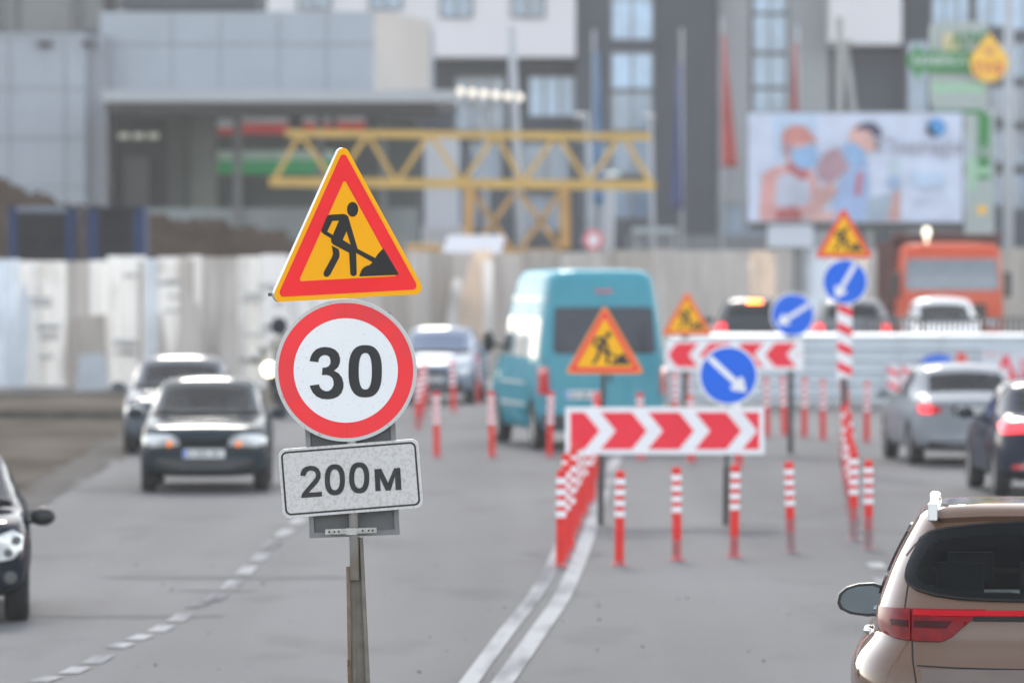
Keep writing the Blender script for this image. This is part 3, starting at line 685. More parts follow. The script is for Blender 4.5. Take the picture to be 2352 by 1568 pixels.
# --- dark teal sedan, front to the camera
PT_TEAL = paint("dark teal paint", (.020, .034, .041), .3, .36)
root, bv = make_car("parked_car", "dark teal saloon driving towards us with an amber glow in its headlights", 'sedan', 4.2, 1.66, 1.43, PT_TEAL, GLS, GX(478, 73.2), math.pi + R(1.5))
root.name = "oncoming_car"
hl = [(.30, .60), (.66, .578), (.755, .60), (.77, .68), (.68, .735), (.46, .73), (.32, .69)]
for p in (hl, mir(hl)):
    h = patch(bv, p, 'front', "headlight", LENS, root, off=.012)
am = circ(.036, 14, (.43, .615))
for p in (am, mir(am)): patch(bv, p, 'front', "indicator", AMBER, root, off=.02, res=.04)
patch(bv, rect(-.27, .60, .27, .70), 'front', "grille", BLKP, root, off=.006)
patch(bv, rect(-.74, .53, .74, .555), 'front', "bumper_trim", BLKP, root, off=.008)
patch(bv, rect(-.62, .28, .62, .42), 'front', "lower_intake", BLKP, root, off=.006)
plate_part(bv, root, 'front', .44, .55)
# --- grey saloon behind it
root, bv = make_car("oncoming_car", "grey-blue saloon with one headlamp lit, following close behind the dark teal one", 'sedan', 4.5, 1.74, 1.47, paint("grey blue paint", (.09, .105, .125), .4, .3), GLS, GX(418, 87.5), math.pi + R(2))
hl = [(.50, .60), (.78, .60), (.81, .70), (.62, .74), (.52, .70)]
for p in (hl, mir(hl)): patch(bv, p, 'front', "headlight", LENS, root, off=.01)
mb = MB(); hh = bv.ray_cast(Vector((.66, 9, .66)), Vector((0, -1, 0)))[0]; mb.lathe([(.001, .02), (.05, .012), (.06, -.03)], 16, 'y', hh + Vector((0, .02, 0))); mb.build("lit_lamp", [LAMPON], root, rel=False)
patch(bv, rect(-.4, .6, .4, .72), 'front', "grille", BLKP, root); patch(bv, rect(-.6, .28, .6, .42), 'front', "lower_intake", BLKP, root); plate_part(bv, root, 'front', .45, .55)
# --- silver car further back
root, bv = make_car("oncoming_car", "pale silver hatchback with bluish windscreen, coming from beside the teal van", 'hatch', 4.2, 1.74, 1.56, paint("pale silver paint", (.20, .25, .31), .5, .3), GLSB, GX(1010, 117.5), math.pi - R(5))
hl = [(.46, .60), (.76, .62), (.80, .74), (.60, .74)]
for p in (hl, mir(hl)): patch(bv, p, 'front', "headlight", LENS, root, off=.01)
patch(bv, rect(-.38, .58, .38, .7), 'front', "grille", BLKP, root); patch(bv, rect(-.7, .26, .7, .44), 'front', "lower_intake", BLKP, root); plate_part(bv, root, 'front', .46, .56)
# --- dark hatchback cut by the left edge
root, bv = make_car("oncoming_car", "near-black hatchback cut off by the left edge of the picture, clear headlight", 'hatch', 4.15, 1.72, 1.37, paint("blue black paint", (.012, .017, .026), .25, .3), GLS, GX(-168, 47.2), math.pi + R(5.2), details=dict(blackmirror=True, mz=.80))
hl = [(.44, .55), (.60, .51), (.70, .53), (.765, .60), (.775, .70), (.70, .75), (.55, .70)]
for p in (hl, mir(hl)): patch(bv, p, 'front', "headlight", mat("clear headlight lens", (.74, .76, .74), .15, metal=.2, var=.2, scale=14, coat=1), root, off=.012, res=.035)
for p in ([(.66, .575)], [(.72, .67)]):
    for s in (1, -1): patch(bv, circ(.035, 14, (s * p[0][0], p[0][1])), 'front', "reflector", GREYD, root, off=.02, res=.03)
patch(bv, rect(-.34, .48, .34, .58), 'front', "grille", BLKP, root); patch(bv, rect(-.55, .28, .55, .44), 'front', "lower_intake", BLKP, root)
for s in (1, -1): patch(bv, circ(.05, 16, (s * .68, .38)), 'front', "fog_lamp", GREYD, root, off=.01, res=.03)
# --- silver saloon on the right, rear view
root, bv = make_car("departing_car", "silver saloon with its brake lights glowing, right of the bollards", 'sedan', 4.55, 1.74, 1.45, paint("silver paint", (.24, .26, .28), .6, .3), GLS, GX(2192, 82.6), R(3.2))
tl = [(-.78, .74), (-.50, .745), (-.47, .84), (-.62, .87), (-.79, .87)]
for p in (tl, mir(tl)): patch(bv, p, 'rear', "tail_light", TAIL, root, off=.01)
tb = [(-.76, .76), (-.62, .755), (-.61, .86), (-.77, .86)]
for p in (tb, mir(tb)): patch(bv, p, 'rear', "brake_lamp", TAILLIT, root, off=.018, res=.04)
patch(bv, rect(-.31, .72, .31, .87), 'rear', "plate_recess", BLKP, root, off=.004); plate_part(bv, root, 'rear', .74, .85)
patch(bv, rect(-.66, .24, .66, .36), 'rear', "bumper_insert", BLKP, root, off=.006)
patch(bv, rect(-1.5, .64, 1.2, .655), 'left', "side_trim", BLKP, root)
# --- dark blue saloon at the right edge, rear view
root, bv = make_car("departing_car", "dark blue saloon at the right edge, its tail light glowing red", 'sedan', 4.6, 1.80, 1.46, paint("dark blue paint", (.022, .030, .048), .3, .3), GLS, GX(2412, 71.5), R(1.5))
tl = [(-.83, .80), (-.42, .83), (-.40, .92), (-.60, .97), (-.84, .97)]
for p in (tl, mir(tl)): patch(bv, p, 'rear', "tail_light", TAILLIT, root, off=.012)
patch(bv, rect(-.72, .37, -.42, .42), 'rear', "reflector", TAIL, root, off=.01); patch(bv, rect(.42, .37, .72, .42), 'rear', "reflector", TAIL, root, off=.01)
patch(bv, rect(-.7, .24, .7, .34), 'rear', "bumper_insert", BLKP, root, off=.006); plate_part(bv, root, 'rear', .74, .85)
patch(bv, rect(-.40, .925, .40, .945), 'rear', "light_bar", TAIL, root, off=.01)
# --- queue behind the white fence
for k_, (px_, lb_, pn_, yq) in enumerate(((1730, "dark grey estate with its amber roof brake lamp lit, left of the far blue discs", ("graphite paint", (.05, .055, .062)), 122.0), (1955, "grey hatchback behind the striped sign pole, seen from the rear", ("mid grey paint", (.16, .165, .17)), 120.6))):
    root, bv = make_car("waiting_car", lb_, 'hatch', 4.1, 1.72, 1.54, paint(*pn_), GLSD, GX(px_, yq, EMB), R(1) - (px_ - CX) / FPX)
    tl = [(-.80, .72), (-.62, .72), (-.62, .98), (-.80, .98)]
    for p in (tl, mir(tl)): patch(bv, p, 'rear', "tail_light", TAILLIT, root, off=.015)
    if k_ == 0:
        hh = bv.ray_cast(Vector((0, -1.36, 5)), Vector((0, 0, -1)))[0]; mb = MB(); mb.box((-.16, hh.y - .08, hh.z - .06), (.16, hh.y - .02, hh.z + .01)); mb.build("brake_lamp", [mat("lit amber lamp", lin(255, 150, 40), .3, emit=lin(255, 110, 25), es=5)], root, rel=False, bevel=.01)
root, bv = make_car("waiting_car", "white compact car just in front of the orange tipper truck", 'hatch', 3.9, 1.66, 1.53, paint("white paint", (.62, .63, .64), .0, .3), GLS, GX(2166, 122.0, EMB), math.pi)
hl = [(.46, .60), (.72, .62), (.74, .72), (.56, .74)]
for p in (hl, mir(hl)): patch(bv, p, 'front', "headlight", LENS, root, off=.01)
patch(bv, rect(-.38, .56, .38, .68), 'front', "grille", BLKP, root)

# --- ring-lofted bodies: SUV and van
def ring_body(rings, n=64, ex=5.0, sub=1):
    """rings: (z, half width, rear y, front y); plan outline is a superellipse"""
    bm = bmesh.new(); rr = []
    for z, w, y0, y1, *e in rings:
        e = e[0] if e else ex; c, h = (y0 + y1) / 2, (y1 - y0) / 2
        f = lambda t: math.copysign(abs(t) ** (2 / e), t)
        rr.append([bm.verts.new((w * f(math.sin(2 * math.pi * k / n)), c - h * f(math.cos(2 * math.pi * k / n)), z)) for k in range(n)])
    for a, b in zip(rr, rr[1:]):
        for k in range(n): bm.faces.new([a[k], a[(k + 1) % n], b[(k + 1) % n], b[k]])
    bm.faces.new(rr[0][::-1]); bm.faces.new(rr[-1]); bmesh.ops.recalc_face_normals(bm, faces=bm.faces[:]); return bm
# --- brown SUV, lower right corner
BRN = mat("bronze paint", (.150, .089, .059), rough=.6, spec=0, var=.03, scale=3, coat=.75)
cxp, Ysuv = 2398, 27.75
suv = thing("departing_car", "bronze brown SUV with silver roof rails, its rear filling the lower right corner", "car", GX(cxp, Ysuv, 0), -math.atan((cxp - CX) / FPX))
rg = [(.25, .86, .08, 4.40), (.40, .90, .02, 4.45), (.60, .965, -.03, 4.48), (.80, .985, -.02, 4.46), (.88, .980, -.005, 4.42), (.95, .948, .02, 4.3), (1.0, .905, .03, 4.1), (1.03, .878, .04, 3.9), (1.05, .860, .045, 3.75),
      (1.10, .852, .05, 3.5), (1.155, .846, .06, 3.35), (1.20, .832, .085, 3.25), (1.24, .818, .12, 3.18), (1.30, .795, .165, 3.05), (1.37, .768, .22, 2.92), (1.44, .735, .275, 2.78), (1.50, .703, .325, 2.66), (1.56, .668, .375, 2.52),
      (1.60, .645, .405, 2.46), (1.622, .632, .43, 2.36), (1.642, .612, .455, 2.28), (1.658, .585, .485, 2.2, 5), (1.668, .545, .56, 2.1, 4.5), (1.674, .46, .74, 1.95, 4), (1.678, .25, 1.0, 1.7, 3), (1.680, .08, 1.25, 1.5, 2)]
bm = ring_body(rg, 96, 5.5)
tmp = mesh_obj("tmp", bm, [BRN]); ss = tmp.modifiers.new("s", 'SUBSURF'); ss.levels = 2; ss.render_levels = 2
me = evald(tmp); bpy.data.objects.remove(tmp); suv_bm = bmesh.new(); suv_bm.from_mesh(me); bvs = BVHTree.FromBMesh(suv_bm)
q = lambda pts: [((x - 2400) / 470, (1963 - y) / 470) for x, y in pts]
SUVG = mat("suv dark glass", (.014, .015, .015), .04, spec=.4, var=.2, coat=.35)
SEAM = mat("panel gap", (.012, .01, .009), .8)
win = q([(2352, 1214), (2290, 1216), (2230, 1221), (2180, 1228), (2140, 1238), (2118, 1254), (2100, 1284), (2088, 1312), (2085, 1332), (2090, 1346), (2110, 1358), (2150, 1369), (2210, 1377), (2280, 1380), (2352, 1381)])
win = win[:] + mir(win)
rim_w = [(x * 1.012, z + (.012 if z > 1.45 else -.010)) for x, z in win]
def inset(poly, kx, kz, cz): return [(x * kx, cz + (z - cz) * kz) for x, z in poly]
def inside(p, poly):
    r = False; n = len(poly)
    for i in range(n):
        (x1, y1), (x2, y2) = poly[i - 1], poly[i]
        if (y1 > p[1]) != (y2 > p[1]) and p[0] < (x2 - x1) * (p[1] - y1) / (y2 - y1) + x1: r = not r
    return r
wsc = round_poly([(.66, 1.19), (.55, 1.55), (-.55, 1.55), (-.66, 1.19)], .05); swn = [(.95, 1.22), (2.2, 1.22), (2.85, 1.22), (2.42, 1.52), (1.05, 1.53)]
hole_r = inset(win, .955, .86, 1.41); hole_f = inset(wsc, .95, .88, 1.37); hole_s = [(1.0, 1.245), (2.2, 1.245), (2.72, 1.245), (2.38, 1.50), (1.08, 1.505)]
kill = []
for f in suv_bm.faces:
    c = f.calc_center_median()
    if c.y < .75 and inside((c.x, c.z), hole_r) or c.y > 2.2 and inside((c.x, c.z), hole_f) or abs(c.x) > .55 and inside((c.y, c.z), hole_s): kill.append(f)
SUVT = glass("suv tinted glass", (.56, .63, .65), (.010, .011, .012), .80)
b2 = suv_bm.copy(); bmesh.ops.delete(suv_bm, geom=kill, context='FACES'); mesh_obj("body", suv_bm, [BRN], suv); b2.free()
def ring_patch(outer, inner, view, name, m, off, res=.012):
    ob = patch(bvs, outer, view, name, m, suv, off=off, res=res); me = ob.data; bm = bmesh.new(); bm.from_mesh(me)
    ax = (0, 2) if view in ('rear', 'front') else (1, 2)
    bmesh.ops.delete(bm, geom=[f for f in bm.faces if inside((f.calc_center_median()[ax[0]], f.calc_center_median()[ax[1]]), inner)], context='FACES'); bm.to_mesh(me); bm.free(); return ob
ring_patch(rim_w, inset(win, .93, .80, 1.41), 'rear', "window_seal", SEAM, .014)
patch(bvs, win, 'rear', "rear_window", SUVT, suv, off=.02, res=.012)
patch(bvs, wsc, 'front', "windscreen", SUVT, suv, off=.012, res=.03)
for y_, xs_ in ((.98, (-.42, 0, .42)), (2.0, (-.38, .38))):
    for x_ in xs_:
        mb = MB(); mb.box((x_ - .22, y_ - .08, .5), (x_ + .22, y_ + .08, 1.17)); mb.box((x_ - .12, y_ - .05, 1.22), (x_ + .12, y_ + .05, 1.38)); mb.box((x_ - .05, y_ - .012, 1.15), (x_ + .05, y_ + .012, 1.24)); mb.build("seat", [INT], suv, rel=False, bevel=.048, smooth=True)
mb = MB(); mb.box((-.75, 2.75, .7), (.75, 3.2, 1.12)); mb.build("dashboard", [INT], suv, rel=False, bevel=.05)
mb = MB(); mb.box((-.70, .35, .5), (.70, .85, 1.16)); mb.build("parcel_shelf", [INT], suv, rel=False, bevel=.02)
mb = MB(); mb.box((-.12, 2.42, 1.42), (.12, 2.45, 1.49)); mb.build("rear_view_mirror", [BLKP], suv, rel=False, bevel=.01)
TLR = mat("suv tail lens", lin(112, 6, 14), .35, spec=.1, var=.3, scale=16, coat=.12, emit=lin(190, 22, 32), es=.01)
lamp_o = q([(2022, 1406), (2096, 1404), (2097, 1475), (2050, 1471), (2030, 1462), (2020, 1440)])
lamp_i = q([(2100, 1404), (2268, 1404), (2241, 1420), (2215, 1442), (2190, 1464), (2165, 1476), (2102, 1476)])
for p in (lamp_o, mir(lamp_o), lamp_i, mir(lamp_i)): patch(bvs, p, 'rear', "tail_light", TLR, suv, off=.014, res=.025)
dk = q([(2052, 1429), (2092, 1429), (2092, 1444), (2056, 1442)]); dk2 = q([(2106, 1429), (2190, 1429), (2178, 1444), (2106, 1444)])
TLD = mat("suv tail lens dark", lin(58, 6, 12), .4, spec=.1, coat=.05, var=.3, scale=20)
for p in (dk, mir(dk), dk2, mir(dk2)): patch(bvs, p, 'rear', "lamp_insert", TLD, suv, off=.019, res=.025, skirt=.006)
strip = q([(2104, 1407), (2232, 1408), (2400, 1409), (2400, 1418), (2232, 1418), (2104, 1418)])
patch(bvs, strip[:3] + mir(strip[:3]) if False else [(-.63, 1.183), (.63, 1.183), (.63, 1.158), (-.63, 1.158)], 'rear', "light_bar", mat("light bar lens", lin(172, 12, 26), .2, emit=lin(255, 40, 55), es=.02, spec=.1, coat=.1, var=.08), suv, off=.02, res=.03, skirt=.01)
patch(bvs, [(-.36, 1.157), (.36, 1.157), (.34, 1.138), (-.34, 1.138)], 'rear', "bar_shadow_gap", SEAM, suv, off=.006, res=.03)
def seam(pts, w=.0035):
    l = q(pts); out = []; back = []
    for i, p in enumerate(l):
        a, b = Vector(l[max(i - 1, 0)]), Vector(l[min(i + 1, len(l) - 1)]); d = (b - a).normalized(); nn = Vector((d.y, -d.x)) * w
        out.append((p[0] + nn.x, p[1] + nn.y)); back.append((p[0] - nn.x, p[1] - nn.y))
    pl = out + back[::-1]
    for pp in (pl, mir(pl)): patch(bvs, pp, 'rear', "panel_seam", SEAM, suv, off=.002, res=.02, skirt=.004)
seam([(2098, 1476), (2100, 1520), (2108, 1568), (2120, 1620)]); seam([(2087, 1348), (2083, 1375), (2080, 1402)]); seam([(2110, 1530), (2200, 1534), (2300, 1536), (2400, 1537)])
seam([(2150, 1188), (2220, 1181), (2300, 1177), (2400, 1175)], .0025); seam([(2080, 1288), (2100, 1262), (2117, 1248)], .003)
patch(bvs, [(-.50, 1.602), (-.525, 1.614), (-.51, 1.634), (-.46, 1.652), (-.3, 1.662), (0, 1.664), (.3, 1.662), (.46, 1.652), (.51, 1.634), (.525, 1.614), (.50, 1.602), (.3, 1.612), (0, 1.615), (-.3, 1.612)], 'rear', "spoiler", BRN, suv, off=.035, res=.02, skirt=.045)
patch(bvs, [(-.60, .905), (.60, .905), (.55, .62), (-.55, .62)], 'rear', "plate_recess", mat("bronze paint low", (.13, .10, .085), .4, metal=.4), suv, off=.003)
patch(bvs, rect(-.86, .30, .86, .56), 'rear', "bumper_lower", BLKP, suv, off=.004)
for s in (-1, 1):
    mb = MB(); mb.tube([(s * .545, .50, 1.62), (s * .545, .53, 1.675), (s * .545, .62, 1.695), (s * .56, 1.3, 1.705), (s * .555, 1.9, 1.68), (s * .55, 2.0, 1.63)], [.026, .026, .022, .022, .022, .022], 10)
    mb.box((s * .548 - .024, .40, 1.612), (s * .548 + .024, .56, 1.70)); mb.build("roof_rail", [mat("rail silver", (.72, .74, .76), .22, metal=.85, var=.03)], suv, smooth=False, rel=False, bevel=.006)
    # door mirror: body shell with glass set in
    xm, ym, zm = s * .955, 2.02, 1.125
    hw, hh2 = .125, .088
    mm = [(-1.0, -.15), (-.92, .35), (-.60, .74), (-.1, .95), (.55, 1.0), (.88, .86), (1.0, .3), (.95, -.5), (.80, -.92), (.3, -1.0), (-.45, -.86), (-.88, -.56)]
    fr = (Vector((xm, ym, zm)), Vector((-s if s > 0 else 1, 0, 0)), Vector((0, 0, 1)), Vector((0, -1, 0)))
    mb = MB(); 
    prof = [(1.0, 0), (1.03, -.03), (.98, -.08), (.80, -.14), (.45, -.17)]; vs = []; k = len(mm); pts = [Vector((hw * a, hh2 * b)) for a, b in mm]
    sm = round_poly([tuple(p) for p in pts], .012, 2); k = len(sm); base = len(mb.v)
    for f_, d_ in prof: vs += [fr[0] + fr[1] * a * f_ + fr[2] * b * f_ + fr[3] * d_ for a, b in sm]
    fs = [[i * k + j, i * k + (j + 1) % k, (i + 1) * k + (j + 1) % k, (i + 1) * k + j] for i in range(len(prof) - 1) for j in range(k)] + [[(len(prof) - 1) * k + j for j in range(k)][::-1]]
    mb.add(vs, fs); mb.sheet(sm, fr, 0, 0); mb.bar((s * .80, ym + .08, zm - .07), (xm - s * .06, ym + .08, zm - .06), .09, .05)
    m_ = mb.build("door_mirror", [BLKP], suv, smooth=False, rel=False)
    mb = MB(); mb.sheet([(a * .86, b * .84) for a, b in sm], fr, .004, 0); mb.build("mirror_glass", [mat("mirror glass", (.42, .50, .52), .02, metal=.9, var=.1, scale=5)], m_, rel=False)
    mb = MB(); xh = s * .885; mb.tube([(xh - s * .04, 1.05, 1.02), (xh + s * .012, 1.08, 1.025), (xh + s * .015, 1.22, 1.03), (xh - s * .04, 1.26, 1.03)], .015, 8); mb.build("door_handle", [CHROME], suv, smooth=True, rel=False)
    for y in (.98, 3.62): wheel(suv, (s * .82, y, .36), .36, .24, s)
patch(bvs, swn, 'left', "side_window", SUVT, suv, off=.010); patch(bvs, swn, 'right', "side_window", SUVT, suv, off=.010)
# --- teal van
VAN = paint("teal van paint", lin(70, 145, 160), .0, .36)
VY, vcx = 87.0, 1392
van = thing("delivery_van", "teal high-roofed van with a dark rear window, driving away beyond the bollards", "van", GX(vcx, VY), R(9))
rg = [(.28, .88, .10, 5.3), (.40, .93, .03, 5.5), (.55, .965, .0, 5.55), (.62, .97, .04, 5.55), (.70, .972, .05, 5.5), (.95, .975, .06, 5.35), (1.10, .975, .07, 5.1), (1.25, .972, .08, 4.75), (1.40, .962, .10, 4.5), (1.60, .94, .13, 4.35), (1.90, .90, .17, 4.15), (2.12, .865, .20, 4.0), (2.30, .83, .235, 3.85), (2.42, .815, .26, 3.75), (2.51, .785, .29, 3.65), (2.57, .74, .34, 3.55, 8), (2.605, .66, .44, 3.4, 7), (2.62, .5, .7, 3.2, 6), (2.625, .2, 1.2, 2.7, 4)]
bm = ring_body([(z * 1.06, w * 1.04, a, b, *e) for z, w, a, b, *e in rg], 96, 9)
tmp = mesh_obj("tmp", bm, [VAN]); cb = MB()
for s in (1, -1):
    for y in (.95, 4.55): cb.lathe([(.001, s * .70), (.42, s * .70), (.42, s * 1.2), (.001, s * 1.2)], 24, 'x', (0, y, .36), m=1)
cut = cb.build("cut", [VAN, BLKP]); cbm = bmesh.new(); cbm.from_mesh(cut.data); bmesh.ops.remove_doubles(cbm, verts=cbm.verts, dist=.002); bmesh.ops.recalc_face_normals(cbm, faces=cbm.faces); cbm.to_mesh(cut.data); cbm.free()
tmp.data.materials.append(BLKP); bo = tmp.modifiers.new("b", 'BOOLEAN'); bo.operation = 'DIFFERENCE'; bo.object = cut; bo.solver = 'EXACT'
me = evald(tmp); bpy.data.objects.remove(tmp); bpy.data.objects.remove(cut); bm = bmesh.new(); bm.from_mesh(me); bvv = BVHTree.FromBMesh(bm); mesh_obj("body", bm, [VAN, BLKP], van)
VG = mat("van tinted glass", (.030, .036, .048), .10, spec=.25, var=.1, coat=.1)
patch(bvv, round_poly([(-.76, 2.20), (-.80, 1.48), (.80, 1.48), (.76, 2.20)], .07), 'rear', "rear_window", VG, van, off=.008, res=.08)
for s in (-1, 1):
    patch(bvv, rect(s * .92 - .055, .86, s * .92 + .055, 1.28), 'rear', "tail_light", TAIL, van, off=.02, res=.06)
    patch(bvv, rect(s * .75 - .08, .50, s * .75 + .08, .55), 'rear', "reflector", TAIL, van, off=.012, res=.06)
patch(bvv, rect(-.003, .62, .003, 2.45), 'rear', "door_seam", SEAM, van, off=.003, res=.06)
patch(bvv, rect(-.93, .36, .93, .56), 'rear', "bumper", mat("grey bumper plastic", (.06, .065, .07), .6), van, off=.03)
plate_part(bvv, van, 'rear', .80, .92, .27, -.35)
patch(bvv, rect(.05, 1.05, .09, 1.25), 'rear', "door_handle", BLKP, van, off=.03, res=.05)
patch(bvv, [(-.55, 1.50), (-.53, 1.48), (-.12, 1.60), (-.12, 1.62)], 'rear', "wiper", BLKP, van, off=.03, res=.05)
patch(bvv, rect(-.14, 2.42, .14, 2.46), 'rear', "brake_lamp", TAIL, van, off=.012, res=.05)
for s in (-1, 1):
    for z in (.75, 1.36, 2.28): patch(bvv, rect(s * .93 - .03, z, s * .93 + .03, z + .07), 'rear', "hinge", mat("hinge teal", lin(40, 120, 138), .5), van, off=.02, res=.05)
for y in (1.65, 2.88, 4.1): patch(bvv, rect(y - .006, .62, y + .006, 2.2), 'left', "door_seam", SEAM, van, off=.003, res=.08)
patch(bvv, rect(.2, 2.30, 3.8, 2.33), 'left', "gutter", mat("gutter teal", lin(40, 120, 138), .4, coat=.5), van, off=.02, res=.1)
for y0, y1 in ((.45, 1.55), (1.75, 2.75), (3.0, 4.05)):
    patch(bvv, round_poly([(y0, 2.03), (y0, 1.42), (y1, 1.42), (y1, 2.03)], .06), 'left', "side_window", VG, van, off=.006, res=.08); patch(bvv, round_poly([(y0, 2.03), (y0, 1.42), (y1, 1.42), (y1, 2.03)], .06), 'right', "side_window", VG, van, off=.006, res=.08)
for z, w in ((1.00, .035), (.66, .05)):
    patch(bvv, rect(1.5, z, 3.95, z + w), 'left', "side_moulding", mat("grey moulding", (.35, .40, .42), .3), van, off=.02, res=.08)
for s in (-1, 1):
    for y in (.95, 4.55): wheel(van, (s * .885, y, .345), .345, .22, s)
    mb = MB(); mb.lathe([(.001, -.06), (.09, -.05), (.11, 0), (.10, .05), (.001, .06)], 14, 'y')
    for v in mb.v: v.x = v.x * .9 + s * 1.15; v.y += 4.35; v.z = v.z * 1.7 + 1.62
    mb.bar((s * .95, 4.35, 1.55), (s * 1.13, 4.35, 1.58), .05); mb.build("mirror", [BLKP], van, smooth=True, rel=False)
# --- orange tipper truck behind the white fence
TRO = paint("orange truck paint", lin(200, 84, 56), .0, .4); TRD = mat("dark red tipper steel", lin(96, 54, 50), .7, var=.2)
tk = thing("tipper_truck", "orange tipper truck facing us with a dark red body behind its cab", "truck", GX(2187, 134, EMB))
TY, us = 134.0, 1 / S(134.0); cz = lambda py: PT(0, py, TY).z
mb = MB(); w = 1.22
bm = ring_body([(.55, 1.15, .05, 1.9), (.62, 1.2, .0, 1.95), (1.0, 1.22, -.02, 2.0), (1.55, 1.22, -.02, 2.0), (2.0, 1.20, .03, 2.0), (2.35, 1.17, .10, 2.0), (2.58, 1.14, .16, 1.98), (2.70, 1.05, .26, 1.9), (2.74, .6, .6, 1.6)], 64, 9)
tmp = mesh_obj("tmp", bm, [TRO]); me = evald(tmp); bpy.data.objects.remove(tmp); bm = bmesh.new(); bm.from_mesh(me); bvt = BVHTree.FromBMesh(bm); mesh_obj("cab", bm, [TRO], tk)
patch(bvt, round_poly([(-1.06, 2.36), (-1.10, 1.62), (1.10, 1.62), (1.06, 2.36)], .08), 'rear', "windscreen", mat("truck glass", (.10, .13, .15), .08, spec=.6, coat=1), tk, off=.01, res=.1)
patch(bvt, rect(-.8, .95, .8, 1.3), 'rear', "grille", BLKP, tk, off=.012, res=.1)
for s in (-1, 1):
    patch(bvt, circ(.11, 16, (s * .95, .85)), 'rear', "headlight", LENS, tk, off=.02, res=.06)
    mb = MB(); mb.box((s * 1.32 - .09, .1, 1.45), (s * 1.32 + .09, .18, 2.05)); mb.bar((s * 1.15, .2, 2.0), (s * 1.32, .14, 2.0), .04); mb.build("mirror", [BLKP], tk, rel=False, bevel=.02)
mb = MB(); mb.box((-1.26, .1, .30), (1.26, .5, .58)); mb.build("bumper", [BLKP], tk, rel=False, bevel=.03)
mb = MB()
mb.box((-1.30, 2.15, 1.1), (1.30, 2.25, 2.95)); mb.box((-1.30, 2.25, 1.1), (-1.22, 7.0, 2.75)); mb.box((1.22, 2.25, 1.1), (1.30, 7.0, 2.75)); mb.box((-1.22, 2.25, 1.02), (1.22, 7.0, 1.1)); mb.box((-1.30, 1.25, 2.86), (1.30, 2.15, 2.95))
for i in range(6):
    for s in (-1, 1): mb.box((s * 1.30, 2.5 + i * .8, 1.1), (s * 1.36, 2.62 + i * .8, 2.75))
mb.build("tipper_body", [TRD], tk, rel=False, bevel=.015)
mb = MB(); mb.box((-.45, .6, .6), (-.3, 7, .95)); mb.box((.3, .6, .6), (.45, 7, .95)); mb.build("chassis", [BLKP], tk, rel=False)
for s in (-1, 1):
    for y in (.95, 4.2, 5.6): wheel(tk, (s * 1.05, y, .5), .5, .3, s)
mb = MB(); p = (PT(2132, 531, TY) - tk.location); mb.lathe([(.001, .10), (.06, .08), (.085, 0), (.08, -.10), (.001, -.11)], 16, c=(p.x, .5, p.z + .0)); mb.bar((p.x, .5, 2.7), (p.x, .5, p.z - .1), .05, n=8); mb.build("cab_glint", [mat("cab glint glow", (.9, .85, .7), .2, emit=(1, .93, .7), es=.8)], tk, smooth=True, rel=False)  # glowing ball on a stem, standing in for a bright glint above the cab

# --- motorcycle and rider
my = 106.0
bk_ = thing("motorcycle", "dark motorcycle with a bright round headlamp, half hidden behind the 30 disc", "motorcycle", GX(648, my))
O = Vector((0, 0, 0))
for y in (-.72, .68):
    mb = MB(); mb.lathe([(.20, -.06), (.29, -.07), (.325, -.03), (.325, .03), (.29, .07), (.20, .06)], 24, 'x', (0, y, .325)); w_ = mb.build("wheel", [RUBBER], bk_, smooth=True, rel=False)
    mb = MB(); mb.lathe([(.21, -.03), (.19, 0), (.21, .03)], 24, 'x', (0, y, .325))
    for i in range(6): a = i * math.pi / 3; mb.bar((0, y, .325), (0, y + .2 * math.cos(a), .325 + .2 * math.sin(a)), .025)
    mb.build("rim", [RIMM], w_, rel=False)
mb = MB(); mb.tube([(0, -.72, .33), (0, -.55, .72), (0, -.45, 1.0)], [.06, .06, .05], 8); mb.tube([(0, -.4, .92), (0, -.1, .98), (0, .25, .84), (0, .8, .86)], [.10, .19, .16, .09], 12); mb.tube([(0, -.35, .5), (0, .1, .42), (0, .45, .5)], [.14, .22, .16], 10); mb.box((-.22, -.62, .55), (.22, -.48, .95)); mb.build("body", [paint("black bike paint", (.015, .017, .022), .2, .3)], bk_, smooth=True, rel=False)
mb = MB(); mb.tube([(-.36, -.30, 1.08), (-.12, -.42, 1.02), (.12, -.42, 1.02), (.36, -.30, 1.08)], .018, 8); mb.build("handlebar", [BLKP], bk_, smooth=True, rel=False)
for s in (-1, 1):
    mb = MB(); mb.lathe([(.001, -.02), (.06, -.015), (.065, .015), (.001, .02)], 14, 'y', (s * .36, -.34, 1.25)); mb.bar((s * .28, -.36, 1.05), (s * .36, -.34, 1.22), .015, n=6); mb.build("mirror", [BLKP], bk_, rel=False)
mb = MB(); mb.lathe([(.001, -.03), (.11, -.02), (.13, .04), (.10, .12), (.001, .16)], 20, 'y', (-.0 - .215, -.64, .90)); mb.build("headlamp", [LAMPON], bk_, smooth=True, rel=False)
mb = MB(); mb.tube([(-.30, -.42, 1.0), (-.26, -.42, 1.2), (-.12, -.40, 1.38), (.12, -.40, 1.38), (.26, -.42, 1.2), (.30, -.42, 1.0)], .02, 6); mb.build("windscreen_frame", [mat("beige plastic", (.45, .42, .36), .4)], bk_, smooth=True, rel=False)
def skin_figure(name, joints, edges, m, parent):
    me = bpy.data.meshes.new(name); me.from_pydata([j[0] for j in joints], edges, []); me.materials.append(m); ob = bpy.data.objects.new(name, me); C.objects.link(ob)
    if parent is not None: ob.parent = parent
    sk = ob.modifiers.new("skin", 'SKIN')
    for i, j in enumerate(joints): me.skin_vertices[0].data[i].radius = (j[1], j[2] if len(j) > 2 else j[1])
    me.skin_vertices[0].data[0].use_root = True
    sb = ob.modifiers.new("sub", 'SUBSURF'); sb.levels = 2; sb.render_levels = 2; return ob
